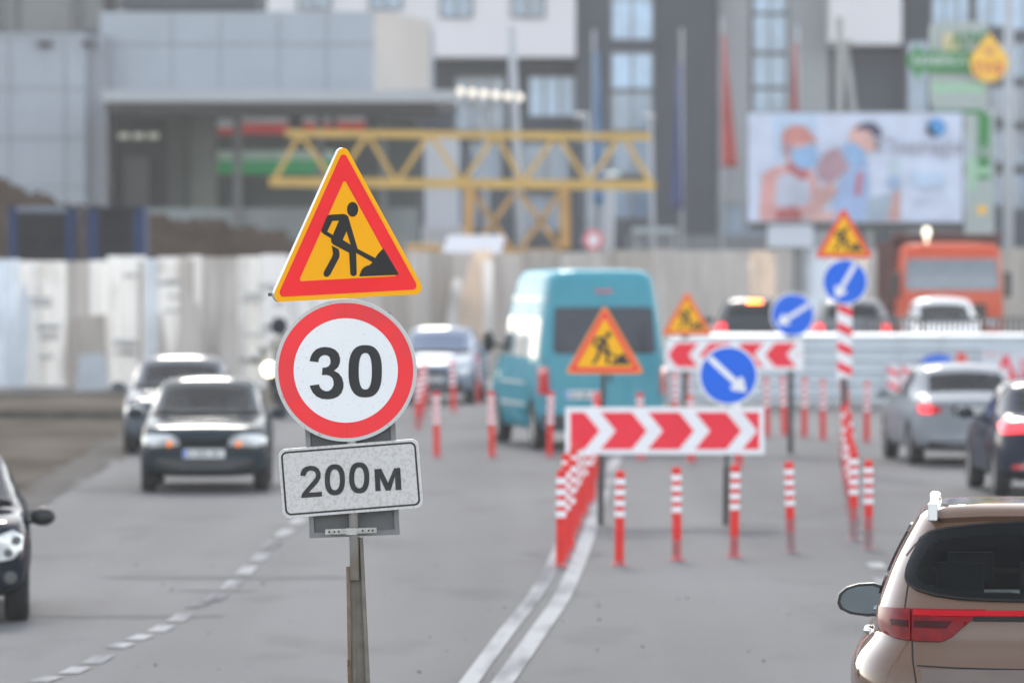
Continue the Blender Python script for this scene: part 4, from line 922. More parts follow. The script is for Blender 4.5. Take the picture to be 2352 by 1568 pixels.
ps = thing("person", "motorcyclist in a dark helmet and pale jacket riding behind the 30 disc", "person", GX(648, my))
J = [((0, .35, .92), .15, .12), ((0, .28, 1.10), .16, .12), ((0, .20, 1.32), .18, .12), ((0, .14, 1.46), .07, .07), ((0, .10, 1.56), .06, .06),
     ((-.18, .17, 1.40), .07), ((-.30, -.02, 1.20), .052), ((-.34, -.26, 1.10), .038), ((.18, .17, 1.40), .07), ((.30, -.02, 1.20), .052), ((.34, -.26, 1.10), .038),
     ((-.12, .30, .90), .10), ((-.24, -.10, .78), .078), ((-.22, .15, .38), .05), ((-.22, .0, .32), .045), ((.12, .30, .90), .10), ((.24, -.10, .78), .078), ((.22, .15, .38), .05), ((.22, .0, .32), .045)]
skin_figure("body", J, [(0, 1), (1, 2), (2, 3), (3, 4), (2, 5), (5, 6), (6, 7), (2, 8), (8, 9), (9, 10), (0, 11), (11, 12), (12, 13), (13, 14), (0, 15), (15, 16), (16, 17), (17, 18)], mat("pale riding jacket", (.36, .33, .29), .8, var=.15), ps)
hx = -.06
mb = MB(); mb.lathe([(.001, .17), (.08, .155), (.13, .10), (.155, .02), (.15, -.06), (.12, -.14), (.07, -.16), (.001, -.16)], 20, c=(hx, .08, 1.70)); mb.box((hx - .11, -.13, 1.76), (hx + .11, -.02, 1.79)); hm = mb.build("helmet", [paint("navy helmet", (.012, .016, .03), .1, .3)], ps, smooth=True, rel=False)
for s in (-1, 1):
    mb = MB(); c = Vector((s * .34, -.30, 1.09)); mb.bar(c + Vector((0, .06, .0)), c + Vector((0, -.02, .01)), .08, .05)
    for k in range(4): mb.tube([c + Vector((-.03 + k * .02, -.02, .02)), c + Vector((-.03 + k * .02, -.05, .0)), c + Vector((-.03 + k * .02, -.045, -.035))], [.010, .010, .008], 6)
    mb.tube([c + Vector((-s * .04, .02, 0)), c + Vector((-s * .055, -.02, -.02)), c + Vector((-s * .04, -.035, -.04))], [.012, .011, .009], 6); mb.build("glove", [BLKP], ps, smooth=True, rel=False)

# ================================================================== HOARDING (left, then along the back)
VIN = mat("white vinyl banner", (.86, .85, .83), .6, col2=(.50, .47, .42), thr=(.54, .80), scale=1.9, detail=7, stretch=(1, 1, .5))
VINB = mat("bluish vinyl banner", (.72, .76, .80), .6, var=.12, scale=1.2)
BOARD = mat("weathered board", (.42, .38, .335), .8, spec=.1, col2=(.30, .265, .23), thr=(.4, .7), scale=1.4, stretch=(3, 1, .4))
BOARDL = mat("pale weathered board", (.60, .555, .51), .8, spec=.1, col2=(.46, .42, .38), thr=(.4, .7), scale=1.4, stretch=(3, 1, .4))
WARM = mat("warm cream sheet", (.80, .68, .56), .7, var=.12, scale=1.2)
def translucent(m, col, f=.5):
    nt = m.node_tree; p = nt.nodes["Principled BSDF"]; t = nt.nodes.new("ShaderNodeBsdfTranslucent"); mx = nt.nodes.new("ShaderNodeMixShader"); t.inputs[0].default_value = (*col, 1); mx.inputs[0].default_value = f
    if p.inputs["Base Color"].is_linked: nt.links.new(p.inputs["Base Color"].links[0].from_socket, t.inputs[0])
    nt.links.new(p.outputs[0], mx.inputs[1]); nt.links.new(t.outputs[0], mx.inputs[2]); nt.links.new(mx.outputs[0], nt.nodes["Material Output"].inputs[0])
for m_, f_ in ((VIN, .5), (VINB, .45), (WARM, .4), (BOARDL, .15)): translucent(m_, (.8, .8, .8), f_)
PRN = mat("faded banner print", (.42, .41, .40), .7, var=.2, scale=3)
hf = thing("construction_hoarding", "long patched white and beige hoarding beyond the traffic, under the spoil heap", "fence", GX(300, 127))
def HY(px): return 127 if px < 620 else 127 + (px - 620) / 400 * 20 if px < 1020 else 147 + (px - 1020) * .004
def htop(px): return interp([(-160, 602), (0, 598), (660, 586), (1020, 578), (2400, 572)], px)
edges = [-160, -70, 45, 152, 206, 246, 335, 360, 412, 432, 465, 545, 600, 662, 720, 800, 880, 940, 985, 1040, 1085, 1130, 1200, 1290, 1400, 1500, 1545, 1660, 1722, 1780, 1845, 1915, 1985, 2060, 2140, 2300, 2420]
cols = [VINB, VINB, VIN, BOARDL, VIN, VIN, VINB, VIN, BOARDL, VIN, BOARDL, VIN, VIN, VIN, VIN, BOARDL, BOARD, BOARDL, BOARD, BOARDL, WARM, BOARDL, BOARD, BOARDL, BOARD, BOARDL, BOARDL, BOARDL, WARM, BOARDL, VINB, WARM, BOARDL, BOARD, BOARDL, BOARD]
rr_ = random.Random(11)
for i in range(len(edges) - 1):
    a, b = edges[i], edges[i + 1]; mb = MB(); ya, yb = HY(a), HY(b)
    zt = PT(0, (htop(a) + htop(b)) / 2, (ya + yb) / 2).z + rr_.uniform(-.05, .05); nsub = max(3, int((b - a) / 14)); amp = .11 if cols[i] in (VIN, VINB) else .02; ph = rr_.uniform(0, 6)
    A_, B_ = GX(a + .3, ya), GX(b - .3, yb); vs = []
    for k in range(nsub + 1):
        t = k / nsub; p = A_.lerp(B_, t); p.y += amp * math.sin(ph + t * (b - a) * .12) - rr_.uniform(0, .03) + (.06 if i % 2 else 0)
        vs += [p + Vector((0, 0, .10)), p + Vector((0, 0, zt)), p + Vector((0, .05, .10)), p + Vector((0, .05, zt))]
    fs = []
    for k in range(nsub):
        o = 4 * k; fs += [[o, o + 4, o + 5, o + 1], [o + 2, o + 3, o + 7, o + 6], [o + 1, o + 5, o + 7, o + 3], [o, o + 2, o + 6, o + 4]]
    fs += [[0, 1, 3, 2], [4 * nsub, 4 * nsub + 2, 4 * nsub + 3, 4 * nsub + 1]]; mb.add(vs, fs, 0)
    fo = mb.build("hoarding_panel", [cols[i]], hf, smooth=False)
    if cols[i] is VIN and a < 660 and b - a > 45:
        fr = frame(Vector(((A_.x + B_.x) / 2, ya - .12, 0)))
        for k in range(5):
            mb = MB(); w = rr_.uniform(.12, .28); z = rr_.uniform(.6, 2.6); x = rr_.uniform(-.15, .15); mb.plate(rect(x - w, z, x + w, z + rr_.uniform(.06, .14)), fr, .01)
            mb.build("banner_print", [PRN], fo)
# boards and a torn blue sheet hung over the lower middle of the left run
fr = frame(GX(0, 126.6)); pz = lambda px, py: ((px) / S(126.6), PT(0, py, 126.6).z)
for pl, m in (([(168, 900), (168, 728), (242, 722), (246, 898)], 0), ([(176, 896), (182, 815), (240, 812), (246, 894)], 1), ([(362, 880), (360, 718), (372, 720), (384, 790), (386, 878)], 2), ([(410, 885), (404, 800), (425, 660), (455, 700), (470, 800), (464, 885)], 2), ([(500, 860), (505, 760), (540, 700), (545, 870)], 2), ([(22, 880), (52, 640), (70, 700), (60, 890)], 3)):
    mb = MB(); mb.plate([pz(*p) for p in pl], shift(fr, 0, 0, m * .012), .008, 0); mb.build("patch_sheet", [[BOARD, VINB, BOARDL, VINB][m]], hf)
fr = frame(GX(0, 145.5)); pz = lambda px, py: ((px) / S(145.5), PT(0, py, 145.5).z)
for pl, m in (([(968, 880), (964, 600), (985, 600), (990, 880)], 0), ([(1005, 880), (1040, 640), (1060, 640), (1050, 880)], 0), ([(1062, 880), (1050, 720), (1078, 600), (1098, 600), (1105, 780), (1100, 880)], 1), ([(1112, 870), (1110, 600), (1132, 600), (1128, 870)], 0)):
    mb = MB(); mb.plate([pz(*p) for p in pl], shift(fr, 0, 0, m * .012), .008, 0); mb.build("drape", [[VIN, WARM][m]], hf)
for px in range(-150, 2400, 118):
    mb = MB(); Y = HY(px) + .16; mb.bar(GX(px, Y), PT(px, htop(px) + 6, Y), .10); mb.build("fence_post", [BOARD], hf)

# ------------------------------------------------------------------ white corrugated fence on the right, with signs hung on it
WF = mat("white ribbed sheet", (.58, .63, .67), .35, var=.06, scale=1.5, coat=.3)
YW = 113.0; wf = thing("sheet_fence", "white horizontally ribbed sheet metal fence on the right, behind the bollards", "fence", GX(1950, YW))
xs = [1538, 1640, 1745, 1850, 1955, 2060, 2165, 2270, 2375, 2480]
for a, b in zip(xs, xs[1:]):
    mb = MB(); x0, x1 = GX(a + .5, YW).x, GX(b - .5, YW).x; z0, z1 = .08, PT(0, 766, YW).z; prof = []; n = 6; yo = rr_.uniform(-.03, .03)
    for k in range(n):
        z = z0 + (z1 - z0) * k / n; d = (z1 - z0) / n; prof += [(z, 0), (z + d * .5, 0), (z + d * .66, .13), (z + d * .86, .13)]
    prof += [(z1, 0)]; vs = []
    for z, dy in prof: vs += [Vector((x0, YW + yo - dy, z)), Vector((x1, YW + yo - dy, z))]
    np_ = len(prof)
    for z, dy in prof: vs += [Vector((x0, YW + yo + .03, z)), Vector((x1, YW + yo + .03, z))]
    fs = [[2 * k, 2 * k + 1, 2 * k + 3, 2 * k + 2] for k in range(np_ - 1)] + [[2 * np_ + 2 * k, 2 * np_ + 2 * k + 2, 2 * np_ + 2 * k + 3, 2 * np_ + 2 * k + 1] for k in range(np_ - 1)]
    fs += [[0, 2 * np_, 2 * np_ + 1, 1], [2 * np_ - 2, 2 * np_ - 1, 4 * np_ - 1, 4 * np_ - 2]]
    mb.add(vs, fs); mb.build("fence_sheet", [WF], wf)
    mb = MB(); mb.bar(GX(a, YW + .1), GX(a, YW + .1, z1), .06); mb.build("fence_post", [GREYP], wf)
FY = YW - .20; s_ = 1 / S(FY)
def hung(name, label, cat, fn, mats, grp=None):
    mb = MB(); fn(mb); o = mb.build(name, mats); return tag(o, label, cat, grp)
def striped(px, py):
    def f(mb):
        fr = frame(PT(px, py, FY)); mb.plate(rect(-14 * s_, -32 * s_, 14 * s_, 32 * s_), fr, .01, 0)
        for k in (-22, 10): mb.sheet([(-13 * s_, (k + 4) * s_), (-13 * s_, (k + 18) * s_), (13 * s_, (k + 2) * s_), (13 * s_, (k - 12) * s_)], fr, .004, 1)
    return f
hung("hazard_panel", "red and white diagonal hazard panel on the white fence, left one of the two", "hazard panel", striped(2052, 868), [SWHITE, SREDF]); hung("hazard_panel", "red and white diagonal hazard panel touching the silver saloon's roof line", "hazard panel", striped(2084, 868), [SWHITE, SREDF])
def bluep(mb):
    fr = frame(PT(2150, 828, FY)); mb.plate([(-42 * s_, -14 * s_), (40 * s_, -14 * s_), (34 * s_, 8 * s_), (10 * s_, 15 * s_), (-22 * s_, 10 * s_)], fr, .01, 0)
hung("direction_board", "blue direction board on the white fence above the silver saloon", "road sign", bluep, [SBLUE])
def orgt(mb):
    fr = frame(PT(2208, 840, FY)); mb.plate([(-24 * s_, -24 * s_), (24 * s_, -24 * s_), (8 * s_, 30 * s_), (-8 * s_, 30 * s_)], fr, .01, 0); mb.sheet([(-13 * s_, -18 * s_), (13 * s_, -18 * s_), (0, 10 * s_)], fr, .004, 1)
hung("warning_panel", "small orange and yellow warning triangle on the white fence", "road sign", orgt, [SORG, SYEL])
def redb(mb):
    fr = frame(PT(2310, 845, FY)); mb.plate(rect(-56 * s_, -40 * s_, 66 * s_, 42 * s_), fr, .01, 0)
    mb.sheet([[(-28 * s_, -26 * s_), (28 * s_, -26 * s_), (4 * s_, 30 * s_), (-4 * s_, 30 * s_)], [(-12 * s_, -16 * s_), (12 * s_, -16 * s_), (0, 12 * s_)]], fr, .004, 1)
    mb.sheet([(34 * s_, -24 * s_), (58 * s_, -24 * s_), (58 * s_, -14 * s_), (34 * s_, -14 * s_)], fr, .004, 1)
    for k in (34, 45, 56): mb.sheet(rect(k * s_, -14 * s_, (k + 5) * s_, 22 * s_), fr, .004, 1)
    for k in range(4): mb.sheet(rect((-50 + k * 8) * s_, 30 * s_, (-45 + k * 8) * s_, 34 * s_), fr, .004, 1)
hung("information_banner", "pale banner with a red triangle and red strokes at the right end of the fence", "banner", redb, [mat("pale banner", (.62, .64, .68), .6), SREDF])
# dark pedestrian railing above it
rl = thing("pedestrian_railing", "dark pedestrian railing with upright bars on the raised road, at the right", "railing", GX(2210, 117.6, EMB))
for i, (a, b) in enumerate(((1985, 2120), (2120, 2255), (2255, 2400))):
    mb = MB(); Y = 117.6; p, q_ = GX(a + 1, Y, EMB), GX(b - 1, Y, EMB); h = 1.12
    for z in (.12, h): mb.bar(p + Vector((0, 0, z)), q_ + Vector((0, 0, z)), .05)
    n = 11
    for k in range(n + 1): c = p.lerp(q_, k / n); mb.bar(c + Vector((0, 0, .12)), c + Vector((0, 0, h)), 0.05 if k % n else .08)
    mb.build("railing_panel", [mat("railing dark paint", (.10, .10, .10), .5)], rl)

# ================================================================== BACKGROUND
def bx(mb, px0, py0, px1, py1, Y, depth, m=0):
    a, b = PT(px0, py1, Y), PT(px1, py0, Y); mb.box((a.x, Y, a.z), (b.x, Y + depth, b.z), m); return mb
def window(parent, px0, py0, px1, py1, Y, nx, ny, pm, fm, fw=.09):
    a, b = PT(px0, py1, Y), PT(px1, py0, Y); mb = MB(); x0, x1, z0, z1 = a.x, b.x, a.z, b.z
    for k in range(nx + 1): x = x0 + (x1 - x0) * k / nx; mb.box((x - fw / 2, Y - .10, z0), (x + fw / 2, Y + .02, z1))
    for k in range(ny + 1): z = z0 + (z1 - z0) * k / ny; mb.box((x0 + fw / 2, Y - .095, z - fw / 2), (x1 - fw / 2, Y + .015, z + fw / 2))
    f = mb.build("window", [fm], parent); mb = MB(); mb.box((x0, Y - .06, z0), (x1, Y - .03, z1)); mb.build("pane", [pm], f)
def stain(name, col, v=.08, sc=.25, **k): return mat(name, col, .8, spec=.05, var=v, scale=sc, **k)
DG = stain("dark grey cladding", (.062, .074, .092)); MG = stain("mid grey cladding", (.19, .195, .205)); LG = stain("light grey cladding", (.30, .31, .32)); WR = stain("white render", (.66, .65, .66), .05); DK = stain("slate cladding", (.058, .064, .078))
WB = mat("sky reflection glass", (.22, .38, .56), .08, spec=.6, var=.35, scale=.5, coat=1); WB2 = mat("deep sky reflection glass", (.10, .18, .28), .08, spec=.6, var=.4, scale=.5, coat=1); WL = mat("pale sky reflection", (.36, .52, .70), .3, var=.12, scale=.8, coat=1)  # reflected sky put into the base colours of the panes
FRM = mat("window frame grey", (.12, .125, .13), .5)
YB1 = 236.0
ab = thing("apartment_building", "tall modern apartment block of dark grey and white volumes filling the top right", "building", GX(1500, YB1))
bx(MB(), 560, -500, 2700, 590, YB1, 16).build("wall", [DG], ab)
bx(MB(), 1322, -500, 1648, 590, YB1 - 1.5, 1.5).build("stair_tower", [stain("tower cladding", (.074, .086, .102))], ab)
bx(MB(), 1505, -500, 1648, 590, YB1 - 1.8, .3).build("dark_strip", [DK], ab)
bx(MB(), 605, -500, 1322, 131, YB1 - 3, 3).build("white_bay", [WR], ab)
bx(MB(), 1905, -500, 2072, 102, YB1 - 3, 3).build("white_bay", [WR], ab)
bx(MB(), 1650, -500, 1722, 590, YB1 - 1.2, 1.2).build("pale_strip", [LG], ab); bx(MB(), 1812, -500, 1905, 590, YB1 - 1.2, 1.2).build("pale_strip", [LG], ab)
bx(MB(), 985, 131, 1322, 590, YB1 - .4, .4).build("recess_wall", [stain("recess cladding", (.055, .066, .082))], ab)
bx(MB(), 2085, 96, 2130, 590, YB1 - .5, .5).build("blue_strip", [WB2], ab); bx(MB(), 2072, -500, 2085, 590, YB1 - .7, .7).build("pier", [DK], ab)
for a in ((685, -60, 760, 22), (850, -60, 922, 22), (1012, -60, 1084, 40), (1175, -60, 1250, 40)): window(ab, *a, YB1 - 3, 2, 1, WB2, FRM)
for y0, y1 in ((-90, 92), (122, 205), (212, 300), (320, 400), (420, 500)): window(ab, 1404, y0, 1500, y1, YB1 - 1.5, 2, 2 if y1 - y0 > 100 else 1, WB if y1 < 210 else WB2, FRM)
for y0, y1 in ((-90, 30), (34, 120), (126, 200), (205, 262), (300, 380), (400, 480)): window(ab, 1728, y0, 1808, y1, YB1 - .1, 2, 1, WB if y1 < 270 else WB2, FRM)
window(ab, 1214, 176, 1322, 268, YB1 - .4, 3, 1, WL, FRM); window(ab, 1046, 178, 1160, 300, YB1 - .4, 3, 2, WB2, FRM)
for a in ((1000, 335, 1060, 400), (1080, 330, 1150, 420), (1200, 330, 1310, 420), (1000, 440, 1100, 520), (1200, 450, 1310, 530), (1660, 470, 1760, 560), (1350, 330, 1395, 560)): window(ab, *a, YB1 - (1.5 if a[0] == 1350 else 1.2 if a[0] == 1660 else .4), 2, 1, WB2, FRM)
for y0, y1 in ((-90, 70), (100, 180), (200, 280), (300, 380), (400, 480)):
    window(ab, 2140, y0, 2226, y1, YB1, 3, 1, WB, FRM); window(ab, 2240, y0, 2310, y1 - 8, YB1, 2, 1, WB if y0 < 0 else WB2, FRM); window(ab, 2322, y0, 2420, y1, YB1, 3, 1, WB2 if y0 > 0 else WB, FRM)
for a in ((405, -60, 440, 17),): window(ab, *a, YB1, 1, 1, WB, FRM)
bx(MB(), 1440, 540, 1765, 600, YB1 - 4, 2).build("base_wall", [stain("base wall", (.16, .165, .175))], ab)
# station hall on the left
YL = 186.0
PAN = stain("metal facade panel", (.335, .365, .40), .05, .4); PAN2 = stain("shaded facade panel", (.27, .285, .31), .06, .4); JNT = mat("panel joint", (.20, .215, .235), .8); BEI = stain("sun-warmed facade panel", (.52, .48, .44), .06, .5)  # BEI: warm sunlight put into the base colour of the slanted wall
sh = thing("station_building", "low grey panelled building with a dark glazed hall and long canopy, at the left", "building", GX(450, YL))
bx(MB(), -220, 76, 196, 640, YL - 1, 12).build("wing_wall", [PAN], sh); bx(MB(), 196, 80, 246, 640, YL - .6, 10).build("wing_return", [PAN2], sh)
mb = MB()
for py in (88, 203, 318, 430): bx(mb, -220, py - 1.5, 196, py + 1.5, YL - 1.03, .03)
for px in (-90, 22, 150): bx(mb, px - 1, 90, px + 1, 640, YL - 1.025, .025)
mb.build("panel_joint", [JNT], sh)
mb = MB()
for px in (103, 205): bx(mb, px - 16, 94, px + 16, 108, YL - 1.3, .3)
mb.build("vent", [mat("vent dark", (.04, .04, .045), .7)], sh)
bx(MB(), -220, -400, 238, 74, YL + 6, 10).build("rear_block", [stain("rear block render", (.215, .215, .205), .08)], sh)
for a in ((-60, -80, 12, 70), (34, -80, 46, 70), (165, -80, 188, 70)): bx(MB(), *a, YL + 5.9, .1).build("window_strip", [mat("strip glass", (.05, .055, .06), .2)], sh)
bx(MB(), 276, -60, 590, 20, YL + 5, 8).build("upper_block", [stain("upper block", (.085, .09, .10))], sh)
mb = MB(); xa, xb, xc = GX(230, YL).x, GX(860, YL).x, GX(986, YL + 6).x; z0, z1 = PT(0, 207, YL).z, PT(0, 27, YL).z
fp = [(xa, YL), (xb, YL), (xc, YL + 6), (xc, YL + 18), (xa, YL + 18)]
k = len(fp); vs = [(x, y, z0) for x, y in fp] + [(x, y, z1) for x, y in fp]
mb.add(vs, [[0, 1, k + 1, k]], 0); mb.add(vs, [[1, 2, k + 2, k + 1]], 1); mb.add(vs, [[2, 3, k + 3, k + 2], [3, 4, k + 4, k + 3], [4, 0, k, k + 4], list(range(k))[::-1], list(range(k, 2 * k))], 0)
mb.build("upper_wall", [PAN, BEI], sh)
mb = MB()
for py in (102,): bx(mb, 230, py - 1.5, 860, py + 1.5, YL - .03, .03)
for px in (395, 505, 640, 750): bx(mb, px - 1, 30, px + 1, 205, YL - .025, .025)
mb.build("panel_joint", [JNT], sh)
cn = MB(); bx(cn, 236, 207, 1046, 234, YL - 9, 12); cn.build("canopy", [stain("canopy metal", (.40, .42, .44), .05)], sh)
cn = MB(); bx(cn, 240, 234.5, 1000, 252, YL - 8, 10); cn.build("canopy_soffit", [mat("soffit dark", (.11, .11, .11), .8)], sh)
for i in range(6):
    mb = MB(); p = PT(1058 + i * 27, 211 + i * 2.6, YL - 9); mb.lathe([(.001, .13), (.09, .09), (.13, 0), (.09, -.09), (.001, -.13)], 14, c=p); mb.build("glint_ball", [mat("glint ball glow", (.8, .75, .65), .3, emit=(1, .90, .74), es=.3)], sh, smooth=True)  # glowing balls standing in for sun glints along the canopy tip
mb = MB(); mb.bar(PT(1040, 212, YL - 8.9), PT(1200, 226, YL - 8.9), .12); mb.build("glint_rail", [GREYD], sh)  # added bar that carries the glint balls
bx(MB(), 246, 250, 960, 660, YL + 7, 3).build("hall_back_wall", [stain("hall wall", (.085, .098, .095), .15)], sh)
bx(MB(), 262, 250, 385, 660, YL + 2, 5).build("entrance_block", [stain("entrance dark", (.03, .036, .038), .2)], sh)
bx(MB(), 285, 360, 340, 500, YL + 1.6, .4).build("door", [mat("dark door", (.03, .032, .038), .4)], sh)
bx(MB(), 385, 252, 425, 660, YL + 1, 2).build("column", [stain("column dark green", (.085, .095, .085), .15)], sh); bx(MB(), 432, 252, 492, 540, YL + 1.5, 2).build("column", [stain("pale green column", (.22, .25, .22), .2)], sh)
for px in (545, 735, 880): bx(MB(), px - 8, 250, px + 8, 660, YL - 1, .5).build("mullion", [mat("mullion grey", (.15, .16, .165), .6)], sh)
SGR = stain("green sign band", lin(40, 160, 95), .15, 1.0, emit=lin(40, 160, 95), es=.07); SGL = stain("pale green band", (.42, .60, .52), .15, 1.0, emit=(.42, .60, .52), es=.05); SRD = stain("red sign band", lin(205, 40, 45), .15, 1.0, emit=lin(215, 60, 60), es=.07); SWT = stain("white sign band", (.70, .76, .78), .1, 1., emit=(.6, .7, .74), es=.05)  # faint emission added to brighten the sign bands under the canopy
mb = MB(); bx(mb, 455, 368, 770, 400, YL + 5, .3, 0); bx(mb, 455, 346, 770, 367.5, YL + 5, .3, 1); mb.build("fascia_sign", [SGR, SGL], sh)
for x0, x1, ya_, yb_ in ((486, 537, 282, 308), (552, 662, 262, 308), (696, 758, 262, 306), (772, 838, 258, 306)):
    mb = MB(); ym_ = ya_ + (yb_ - ya_) * .45; bx(mb, x0, ym_, x1, yb_, YL + 4, .3, 0); bx(mb, x0, ya_ - 8, x1, ym_ - .5, YL + 4, .3, 1); mb.build("shop_sign", [SRD, SWT], sh)
mb = MB()
for k in range(3):
    bx(mb, 272 + k * 34, 306, 296 + k * 34, 318, YL + 1, .2)
mb.build("ceiling_lamp", [mat("dim lamp", (.5, .52, .45), .4, emit=(.8, .85, .7), es=.09)], sh)
bx(MB(), 300, 478, 960, 660, YL - .5, .2).build("lower_glazing", [mat("frosted glazing", (.19, .225, .235), .25, var=.3, scale=.5)], sh)
bx(MB(), 612, 548, 660, 590, YL - 1, .3).build("blue_notice", [stain("blue notice", lin(70, 120, 180))], sh)
# tall white pylon
py_ = thing("stone_pylon", "pale stone pylon slab standing behind the yellow truss", "monument", GX(1010, 178)); mb = MB(); bx(mb, 975, 312, 1052, 640, 178, 2); mb.build("slab", [stain("pale stone", (.45, .47, .50), .1, .5)], py_, bevel=.05); mb = MB(); bx(mb, 968, 520, 1062, 660, 177.5, 3); mb.build("plinth", [stain("pale stone base", (.40, .40, .41), .1)], py_, bevel=.05)
# yellow truss gantry
YT = 165.0; TYL = mat("yellow crane paint", lin(196, 158, 74), .6, var=.12, scale=1.0); TOR = mat("worn yellow crane paint", lin(186, 142, 76), .65, var=.15, scale=1.0)
gt = thing("gantry_crane", "yellow lattice gantry crane spanning behind the hoarding", "crane", GX(1060, YT))
nb = [626, 770, 911, 1062, 1201, 1351, 1495]; ntp = [689, 844, 987, 1139, 1278, 1428]
for Y in (YT, YT + 2.2):
    mb = MB(); mb.bar(PT(655, 306, Y), PT(1495, 314, Y), .21); mb.build("top_chord", [TYL], gt)
    mb = MB(); mb.bar(PT(618, 418, Y), PT(1505, 426, Y), .27 if Y == YT else .2); mb.build("bottom_chord", [TYL], gt)
    for i, x in enumerate(ntp):
        mb = MB(); t = PT(x, 308, Y); mb.bar(t, PT(nb[i], 420, Y), .13); mb.bar(t, PT(nb[i + 1], 420, Y), .13); mb.build("brace", [TYL], gt)
for px in (1078, 1296):
    for Y in (YT, YT + 2.2): mb = MB(); mb.bar(PT(px, 426, Y), GX(px + (8 if px > 1200 else -8), Y), .30); mb.build("leg", [TOR], gt)
mb = MB(); 
for a, b in (((1085, 440), (1180, 580)), ((1285, 445), (1190, 580)), ((1190, 440), (1290, 575)), ((1180, 445), (1085, 575))): mb.bar(PT(*a, YT + .1), PT(*b, YT + .1), .14)
mb.build("cross_brace", [TOR], gt); mb = MB(); mb.bar(PT(1070, 583, YT), PT(1310, 583, YT), .3); mb.build("lower_beam", [TOR], gt); mb = MB(); bx(mb, 930, 560, 1012, 592, YT - 1, 2); mb.build("counterweight", [TOR], gt, bevel=.1)
# kiosk
kk = thing("kiosk", "small grey kiosk with a bright white roof behind the hoarding, left of the van", "kiosk", GX(1085, 156)); mb = MB(); bx(mb, 1030, 582, 1142, 932, 156, 2.2); mb.build("wall", [stain("kiosk wall", (.22, .22, .22))], kk)
mb = MB(); a = [PT(1014, 582, 155.6), PT(1150, 582, 155.6), PT(1160, 540, 158.6), PT(1030, 540, 158.6)]; mb.add(a + [p - Vector((0, 0, .12)) for p in a], [(0, 1, 2, 3), (7, 6, 5, 4), (0, 4, 5, 1), (1, 5, 6, 2), (2, 6, 7, 3), (3, 7, 4, 0)]); mb.build("roof", [stain("white roof sheet", (.36, .38, .42), .04)], kk)
# blue-framed cabinets on the spoil heap
BLF = mat("blue frame paint", lin(26, 48, 84), .6, spec=.1, var=.15); DKP = mat("dark grille panel", (.014, .017, .020), .7, spec=.05, var=.2)
for px0, px1, lb in ((26, 172, "dark louvred cabinet in a blue frame at the far left, above the hoarding"), (206, 327, "narrow plain dark cabinet in a blue frame, second from the left above the hoarding")):
    Y = 134.0; cb_ = thing("equipment_cabinet", lb, "cabinet", GX((px0 + px1) / 2, Y), 0, "blue framed cabinets behind the hoarding"); ht = PT(0, 474, Y).z
    mb = MB(); x0, x1 = GX(px0 + 10, Y).x, GX(px1 - 10, Y).x; mb.box((x0, Y + .1, 0), (x1, Y + 1.4, ht - .1)); mb.build("casing", [DKP], cb_)
    for px in (px0 + 6, px1 - 8): mb = MB(); x = GX(px, Y).x; mb.box((x - .08 if px1 > 200 and px0 < 200 else x - .14, Y, 0), (x + .08 if px0 < 200 else x + .14, Y + 1.5, ht)); mb.build("frame_post", [BLF], cb_)
    mb = MB(); mb.box((x0, Y, ht - .14), (x1, Y + 1.5, ht)); mb.build("top_rail", [DKP if px0 > 200 else mat("grey blue rail", (.12, .15, .19), .5)], cb_)
    mb = MB()
    for z in (ht - .55, ht - 1.0, ht - 1.5):
        if px0 < 200: mb.box((x0 + .15, Y + .02, z), ((x0 + x1) / 2 - .08, Y + .1, z + .3)); mb.box(((x0 + x1) / 2 + .08, Y + .02, z), (x1 - .15, Y + .1, z + .3))
        else: mb.box((x0 + .2, Y + .04, z), (x1 - .2, Y + .1, z + .38))
    mb.build("louvre", [mat("louvre black", (.010, .012, .015), .7, spec=.05)], cb_)
# poles, lamps, flags
GP = mat("grey pole paint", (.36, .38, .40), .5, var=.06)
def pole(name, label, cat, a, b, Y, r0, r1, m=GP, grp=None):
    pa, pb = PT(*a, Y), PT(*b, Y); base = pa + (pa - pb) * ((pa.z) / max(.1, (pb.z - pa.z))); t = thing(name, label, cat, Vector((base.x, Y, 0)), 0, grp)
    mb = MB(); mb.bar(Vector((base.x, Y, 0)), pb, r0 * 2, n=12, w2=r1 * 2); mb.build("mast", [m], t, smooth=True); return t
def lamp_head(t, p, w, m=None):
    mb = MB(); mb.lathe([(.001, .09), (w * .7, .07), (w, 0), (w * .8, -.06), (.001, -.08)], 16, c=p)
    for v in mb.v: v.y = p.y + (v.y - p.y) * .5
    mb.build("lamp_head", [m or mat("pale lamp housing", (.55, .56, .55), .4)], t, smooth=True)
t = pole("street_lamp", "slim street lamp left of the light blue flag, in front of the apartment block", "street lamp", (1352, 480), (1348, 268), 200, .10, .07, grp="street lamps before the apartment block"); lamp_head(t, PT(1334, 266, 200), .32)
t = pole("street_lamp", "slim street lamp just left of the navy flag", "street lamp", (1500, 570), (1494, 270), 200, .10, .07, grp="street lamps before the apartment block"); lamp_head(t, PT(1490, 267, 200), .24)
t = pole("street_lamp", "low globe lamp on a thick pale mast by the gantry's right end", "street lamp", (1395, 580), (1402, 412), 172, .26, .14); lamp_head(t, PT(1406, 402, 172), .26, mat("globe white", (.60, .68, .64), .3))
t = pole("street_lamp", "curved grey lamp post showing just left of the tall slanted mast", "street lamp", (1118, 570), (1112, 262), 198, .11, .09); mb = MB(); mb.tube([PT(1112, 264, 198), PT(1104, 240, 198), PT(1086, 226, 198)], .09, 8); mb.build("bracket", [GP], t, smooth=True); lamp_head(t, PT(1084, 226, 198), .2)
pole("mast", "tall slightly slanted grey mast crossing the white bay, right of the glowing canopy glints", "mast", (1192, 480), (1174, 60), 180, .19, .12)
